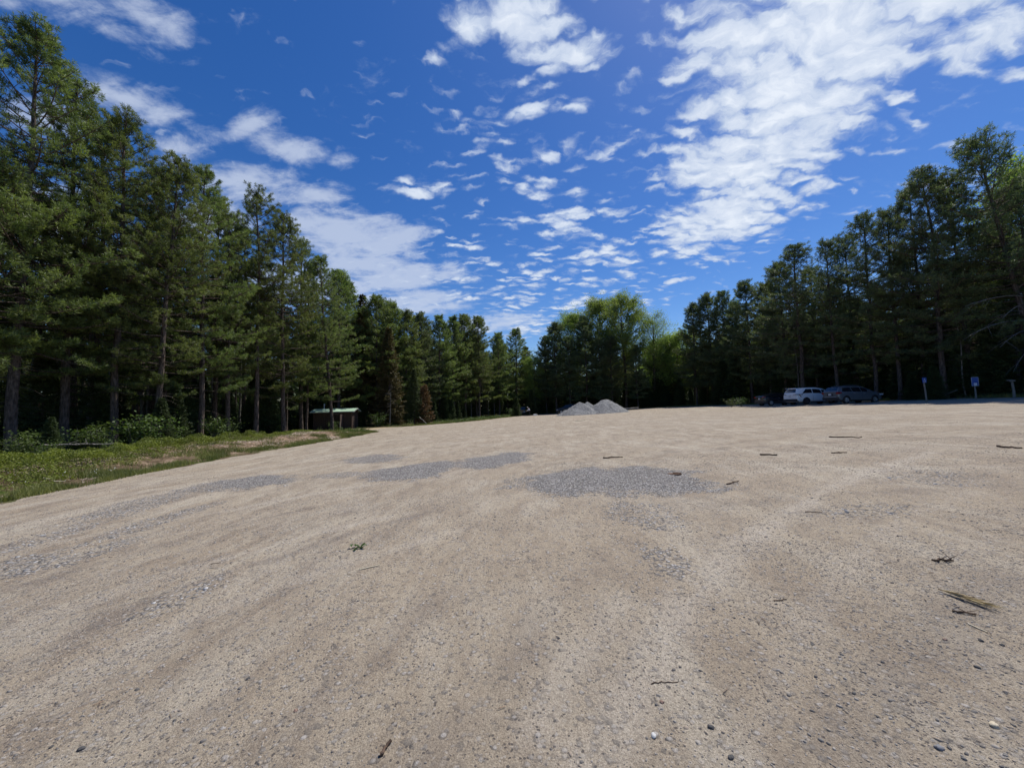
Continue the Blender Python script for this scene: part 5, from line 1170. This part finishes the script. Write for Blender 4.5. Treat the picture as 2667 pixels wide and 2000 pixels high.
# ------------------------------------------------------------------ person (stooping beside the far vehicle)
m_skin = simple('skin', (.42, .27, .19), .55); m_shirt = simple('white_shirt', (.72, .74, .78), .8); m_pants = simple('black_trousers', (.02, .02, .024), .85); m_shoe = simple('shoes', (.25, .25, .26), .6)
def skin(name, V, E, Rr, mat, parent=None, loc=None, root=0, sub=1):
    me_ = bpy.data.meshes.new(name); me_.from_pydata(V, E, []); o = obj(name, me_, parent, loc); md_ = o.modifiers.new('skin', 'SKIN'); md_.use_smooth_shade = True
    for i, r_ in enumerate(Rr): me_.skin_vertices[0].data[i].radius = (r_, r_*(.8 if r_ > .1 else 1)) if not hasattr(r_, '__len__') else r_
    me_.skin_vertices[0].data[root].use_root = True; o.modifiers.new('sub', 'SUBSURF').levels = sub; o.modifiers['sub'].render_levels = sub; me_.materials.append(mat)
    dg_ = bpy.context.evaluated_depsgraph_get(); m2 = bpy.data.meshes.new_from_object(o.evaluated_get(dg_)); o.modifiers.clear(); o.data = m2
    if not m2.materials: m2.materials.append(mat)
    return o
pp = gp3(1380, 1078, 70.5)
pel = Vector((0, 0, .92)); ch_ = Vector((-.16, 0, 1.22)); nk = Vector((-.27, 0, 1.38)); hd0 = Vector((-.36, 0, 1.47)); hd1 = Vector((-.42, 0, 1.57))
V = [pel, (pel+ch_)/2, ch_, nk, hd0, hd1]; E = [(0, 1), (1, 2), (2, 3), (3, 4), (4, 5)]; Rr = [.13, .12, .14, .055, .085, .075]
for sg in (-1, 1):
    i0 = len(V); V += [ch_+Vector((-.04, sg*.17, .06)), ch_+Vector((-.14, sg*.22, -.20)), ch_+Vector((-.36, sg*.16, -.30)), ch_+Vector((-.45, sg*.15, -.32))]; E += [(2, i0), (i0, i0+1), (i0+1, i0+2), (i0+2, i0+3)]; Rr += [.062, .045, .032, .034]
    hnd = len(V)-1; hp = V[hnd]
    for k in range(5):
        j = len(V); off = (k-2)*.018; V += [hp+Vector((-.04, off*1.2, -.012)), hp+Vector((-.075-(.01 if k == 2 else 0), off*1.4, -.045))] if k else [hp+Vector((-.01, -sg*.035, -.02)), hp+Vector((-.04, -sg*.05, -.05))]
        E += [(hnd, j), (j, j+1)]; Rr += [.010, .008]
    i0 = len(V); V += [Vector((-.02, sg*.10, .86)), Vector((-.06, sg*.12, .48)), Vector((.04+.06*sg, sg*.12, .09)), Vector((-.12+.06*sg, sg*.13, .04))]; E += [(0, i0), (i0, i0+1), (i0+1, i0+2), (i0+2, i0+3)]; Rr += [.085, .058, .042, .038]
per = skin('person', V, E, Rr, m_skin, None, pp, 0, 1); per.rotation_euler = (0, 0, R(20))
tag(per, 'person in a white cap, white shirt and black trousers stooping beside the black vehicle', 'person')
V = [pel+Vector((0, 0, .03)), (pel+ch_)/2, ch_, nk+Vector((.03, 0, -.03))]; E = [(0, 1), (1, 2), (2, 3)]; Rr = [.16, .15, .165, .08]
for sg in (-1, 1): i0 = len(V); V += [ch_+Vector((-.04, sg*.18, .06)), ch_+Vector((-.14, sg*.225, -.20)), ch_+Vector((-.33, sg*.165, -.29))]; E += [(2, i0), (i0, i0+1), (i0+1, i0+2)]; Rr += [.080, .062, .048]
skin('shirt', V, E, Rr, m_shirt, per)
V = [pel]; E = []; Rr = [.165]
for sg in (-1, 1): i0 = len(V); V += [Vector((-.02, sg*.10, .84)), Vector((-.06, sg*.12, .48)), Vector((.04+.06*sg, sg*.12, .10))]; E += [(0, i0), (i0, i0+1), (i0+1, i0+2)]; Rr += [.11, .08, .062]
skin('trousers', V, E, Rr, m_pants, per)
for sg in (-1, 1): skin('shoe', [Vector((.06+.06*sg, sg*.12, .05)), Vector((-.04+.06*sg, sg*.13, .05)), Vector((-.15+.06*sg, sg*.135, .04))], [(0, 1), (1, 2)], [.045, .05, .04], m_shoe, per)
skin('cap', [Vector((-.36, 0, 1.56)), Vector((-.43, 0, 1.60)), Vector((-.53, 0, 1.56))], [(0, 1), (1, 2)], [.085, .08, (.05, .015)], m_shirt, per)
t = MB(); 
for sg in (-1, 1): t.box((-.497, sg*.028, 1.535), (.012, .018, .012))
t.box((-.512, 0, 1.51), (.03, .022, .035)); t.box((-.492, 0, 1.475), (.014, .05, .010)); t.build('face', simple('face_features', (.22, .12, .09), .6), per)

# ------------------------------------------------------------------ litter on the lot
m_twig = bark_mat('twig_bark', (.055, .038, .028), (.16, .11, .08)); m_straw = simple('dry_straw', (.48, .38, .20), .8, vary=.25, scale=30); m_ptwig = simple('peeled_twig', (.62, .54, .38), .7, scale=30); m_barkp = simple('bark_flake', (.17, .095, .055), .9, vary=.3, scale=30)
def twig(pa, pb, rad, label, mat, seed=1, wob=.012, tw=0, cat='twig', name='twig'):
    a_ = GP(*pa); b_ = GP(*pb); a_.z = LG(a_.x, a_.y)+rad*.9; b_.z = LG(b_.x, b_.y)+rad*1.1; return log(name, a_, b_, rad, label, mat, cat, wob, 8, seed, tw)
twig((936, 1486), (988, 1475), .0075, 'short pale peeled twig near the green leaf sprig', m_ptwig, 1, .003)
twig((990, 1972), (1018, 1938), .010, 'short dark twig at the bottom edge left of the middle', m_twig, 2, .003)
twig((1978, 1185), (2026, 1187), .022, 'dark stick lying across the lot right of the big gray patch', m_twig, 3, .02)
twig((2166, 1181), (2206, 1180), .015, 'thin brown stick farther right of the dark stick', m_twig, 4, .02, 2)
twig((2594, 1166), (2662, 1169), .022, 'long brown stick at the right border of the lot', m_twig, 5, .03)
twig((1572, 1194), (1618, 1192), .018, 'brown stick just beyond the big gray patch', m_twig, 6, .02)
twig((1888, 1263), (1922, 1256), .014, 'twig lying right of the tip of the big gray patch', m_twig, 7, .02, 1)
twig((2432, 1463), (2486, 1465), .010, 'dark twig with short side shoots above the straw coloured spray', m_twig, 8, .012, 5)
twig((2480, 1596), (2545, 1608), .008, 'dark forked twig under the straw coloured spray', m_twig, 9, .006, 3)
twig((2522, 1629), (2574, 1652), .0045, 'thin straight pale twig below the dark forked twig', m_ptwig, 10, .002)
twig((2015, 1568), (2050, 1566), .005, 'thin dark twig on the sand right of the middle', m_twig, 12, .006)
twig((2100, 1335), (2140, 1336), .006, 'small reddish twig in the middle distance right of the gray patch', m_twig, 13, .01)
twig((2155, 1139), (2245, 1141), .02, 'long thin dark stick below the parked cars', m_twig, 14, .04)
twig((1500, 1097), (1527, 1095), .03, 'pale stick on the sand in front of the gravel heaps', m_ptwig, 15, .04)
twig((550, 1470), (575, 1467), .004, 'tiny dry twig on the left part of the lot', m_twig, 16, .004)
twig((1695, 1784), (1765, 1782), .003, 'hair thin dark twig left of the white stone', m_twig, 17, .004)
log('fallen_stick', gp3(112, 1224, 10.9, .10), gp3(132, 1226, 10.9, .10), .03, 'white peeled stick in the grass of the left bank', m_ptwig, 'stick', .01)
log('fallen_stick', gp3(140, 1228, 10.8, .09), gp3(172, 1229, 10.9, .08), .012, 'thin pale stick right of the white peeled one on the bank', m_ptwig, 'stick', .01)
log('fallen_stick', gp3(88, 1247, 10.0, .06), gp3(120, 1246, 10.1, .06), .01, 'thin pale stick nearest the lot edge on the left bank', m_ptwig, 'stick', .01)
log('fallen_stick', gp3(510, 1162, 19.6, .08), gp3(560, 1172, 19.0, .06), .02, 'gray stick on the mulch below the straight trunk', m_dead, 'stick', .03, tw=3)
# pine spray of dry needles
a_ = GP(2445, 1543); b_ = GP(2562, 1584); ctr_ = (a_+b_)/2; ctr_.z = LG(ctr_.x, ctr_.y)+.012; rs = np.random.RandomState(5); root = empty('pine_spray', ctr_)
tb = Tubes(); s_ = np.linspace(0, 1, 6); pts = np.outer(s_, np.array(b_-a_))+np.array(a_-ctr_); pts[:, 2] = 0.004; tb.add(pts, np.full(6, .004), 5); obj('stem', tb.mesh('stem', m_twig), root)
n = 130; t0 = rs.uniform(.05, .95, n); P0 = pts[0]+np.outer(t0, pts[-1]-pts[0]); dr0 = (pts[-1]-pts[0])/np.linalg.norm(pts[-1]-pts[0]); D0 = np.tile(dr0, (n, 1))
V, Q = needles(rs, P0, D0, 1, .13, .0022, .4, .2); V[:, 2] = np.abs(V[:, 2])+.003; obj('needles', fmesh('needles', V, [Q], False, m_straw), root); tag(root, 'spray of dry straw coloured pine needles at lower right', 'pine spray')
# leaf sprig
c_ = GP(926, 1432); c_.z = LG(c_.x, c_.y)+.012; root = empty('leaf_sprig', c_, R(12)); t = MB(); t.tube([(-.09, -.02, .0), (-.03, 0, .008), (.06, .012, .012)], .0022, 5); t.build('stem', m_twig, root)
mlf = leaf_mat('sprig_leaf', (.030, .070, .012), (.070, .140, .022), .3, 20)
for k, (x, y, a, L_) in enumerate([(-.05, .03, 110, .055), (-.03, .035, 75, .06), (0, .02, 60, .07), (.02, .0, 20, .075), (-.02, -.02, -40, .055), (.045, .02, 35, .07), (.06, .0, -5, .07), (-.01, .01, 10, .06)]):
    t = MB(); ca, sa = math.cos(R(a)), math.sin(R(a)); N_ = 6; vs = []
    for i in range(N_+1):
        u = i/N_; w_ = .020*math.sin(math.pi*min(.98, max(.02, u)))**.8
        for v_ in (-1, 0, 1): lx, ly = u*L_, v_*w_; vs.append((x+lx*ca-ly*sa, y+lx*sa+ly*ca, .012+.02*math.sin(u*3+k)+abs(v_)*.006))
    t.add(vs, [(i*3+j, (i+1)*3+j, (i+1)*3+j+1, i*3+j+1) for i in range(N_) for j in range(2)]); t.build('leaf', mlf, root, True)
tag(root, 'small green leaf sprig lying alone on the sand', 'leaf sprig')
def stone(px, py, s_, mat, label, seed, rz=0):
    s_ *= .78; p = GP(px, py); o = lump('stone', px, py, p.y, s_*1.15, s_*.85, s_*.6, mat, label, 'stone', seed, rz); o.location = (p.x, p.y, LG(p.x, p.y)-s_*.1); return o
m_sd = simple('dark_stone', (.07, .068, .066), .85, vary=.3, scale=60, bump=.3); m_sp = simple('pale_stone', (.52, .52, .50), .7, vary=.15, scale=60, bump=.3); m_sb = simple('bluish_stone', (.20, .20, .205), .85, vary=.25, scale=60, bump=.3); m_sr = simple('brown_stone', (.24, .15, .11), .7, vary=.3, scale=60, bump=.3); m_sc = simple('cream_stone', (.55, .47, .33), .7, vary=.15, scale=60, bump=.3)
for a_ in [(1703, 1921, .018, m_sp, 'white rounded stone near the bottom right of the middle', 1), (1852, 1900, .017, m_sd, 'dark flat stone right of the white rounded one', 2), (1905, 1980, .016, m_sd, 'black round stone at the bottom edge', 3),
           (1725, 1834, .014, m_sr, 'brown stone above the white rounded one', 4), (210, 1954, .020, m_sd, 'dark stone at the lower left corner of the lot', 5), (133, 1948, .012, m_sd, 'small dark stone left of the dark corner stone', 6),
           (2447, 1955, .020, m_sb, 'bluish gray stone at the lower right', 7), (2556, 1672, .017, m_sd, 'dark stone under the thin pale twig', 8), (2610, 1683, .014, m_sd, 'dark stone at the right border level with its dark twin', 9),
           (2590, 1895, .022, m_sc, 'cream coloured flat stone at the lower right', 10), (1872, 1873, .008, m_sc, 'tiny cream pebble above the dark flat stone', 11), (2462, 1670, .012, m_sr, 'reddish stone left of the dark twin stones', 12),
           (645, 1770, .014, m_sd, 'dark stone alone in the lower middle left', 13), (770, 1855, .013, m_sr, 'reddish stone in the lower middle left', 14), (1455, 1664, .012, m_sd, 'black stone in the middle of the lot foreground', 15),
           (2545, 1742, .016, m_sd, 'dark stone with a long shadow at the right', 16), (1245, 1652, .010, m_sd, 'small black stone near the middle', 17)]: stone(*a_, rz=a_[-1]*1.3)
# small pine litter
n = 5200; y = np.sqrt(rs.uniform(1.6**2, 16**2, n)); x = y*rs.uniform(-1.4, 1.4, n); k = (x > xl(y)+.3) & (rs.rand(n) < np.clip((fbm(x*.8+31, y*.8, 4)-.40)*4, .04, 1)); x, y = x[k], y[k]; n = len(x)
a = rs.uniform(0, 3.14, n); L = rs.uniform(.008, .028, n); w = rs.uniform(.0008, .0022, n)*(1+y*.12); z = gz(x, y)+.012+.024*(fbm(x*.8, y*.8, 3)-.45)
d = np.stack([np.cos(a)*L, np.sin(a)*L, a*0], -1); s_ = np.stack([-np.sin(a)*w, np.cos(a)*w, a*0], -1); c = np.stack([x, y, z], -1); up = np.stack([a*0, a*0, w*1.5], -1)
V = np.stack([c-d-s_, c-d+s_, c+d+s_, c+d-s_, c-d+up, c+d+up], 1).reshape(-1, 3)
tag(obj('pine_litter', fmesh('pine_litter', V, [(T[None]+(np.arange(n)*6)[:, None, None]).reshape(-1, 3)], False, stone_mat('litter', (.06, .04, .03), (.30, .20, .12), .25))), 'fallen pine needles and twig bits strewn thinly over the lot', 'pine litter', kind='stuff')
# bark flake on the grey patch
p = GP(1756, 1237); t = MB(); t.box((0, 0, .018), (.30, .10, .022)); t.box((.05, .03, .035), (.16, .05, .02)); o = t.build('bark_flake', m_barkp, None, False, (p.x, p.y, LG(p.x, p.y))); o.rotation_euler = (R(4), R(-6), R(-62)); tag(o, 'reddish brown bark flake lying on the big gray patch', 'bark')
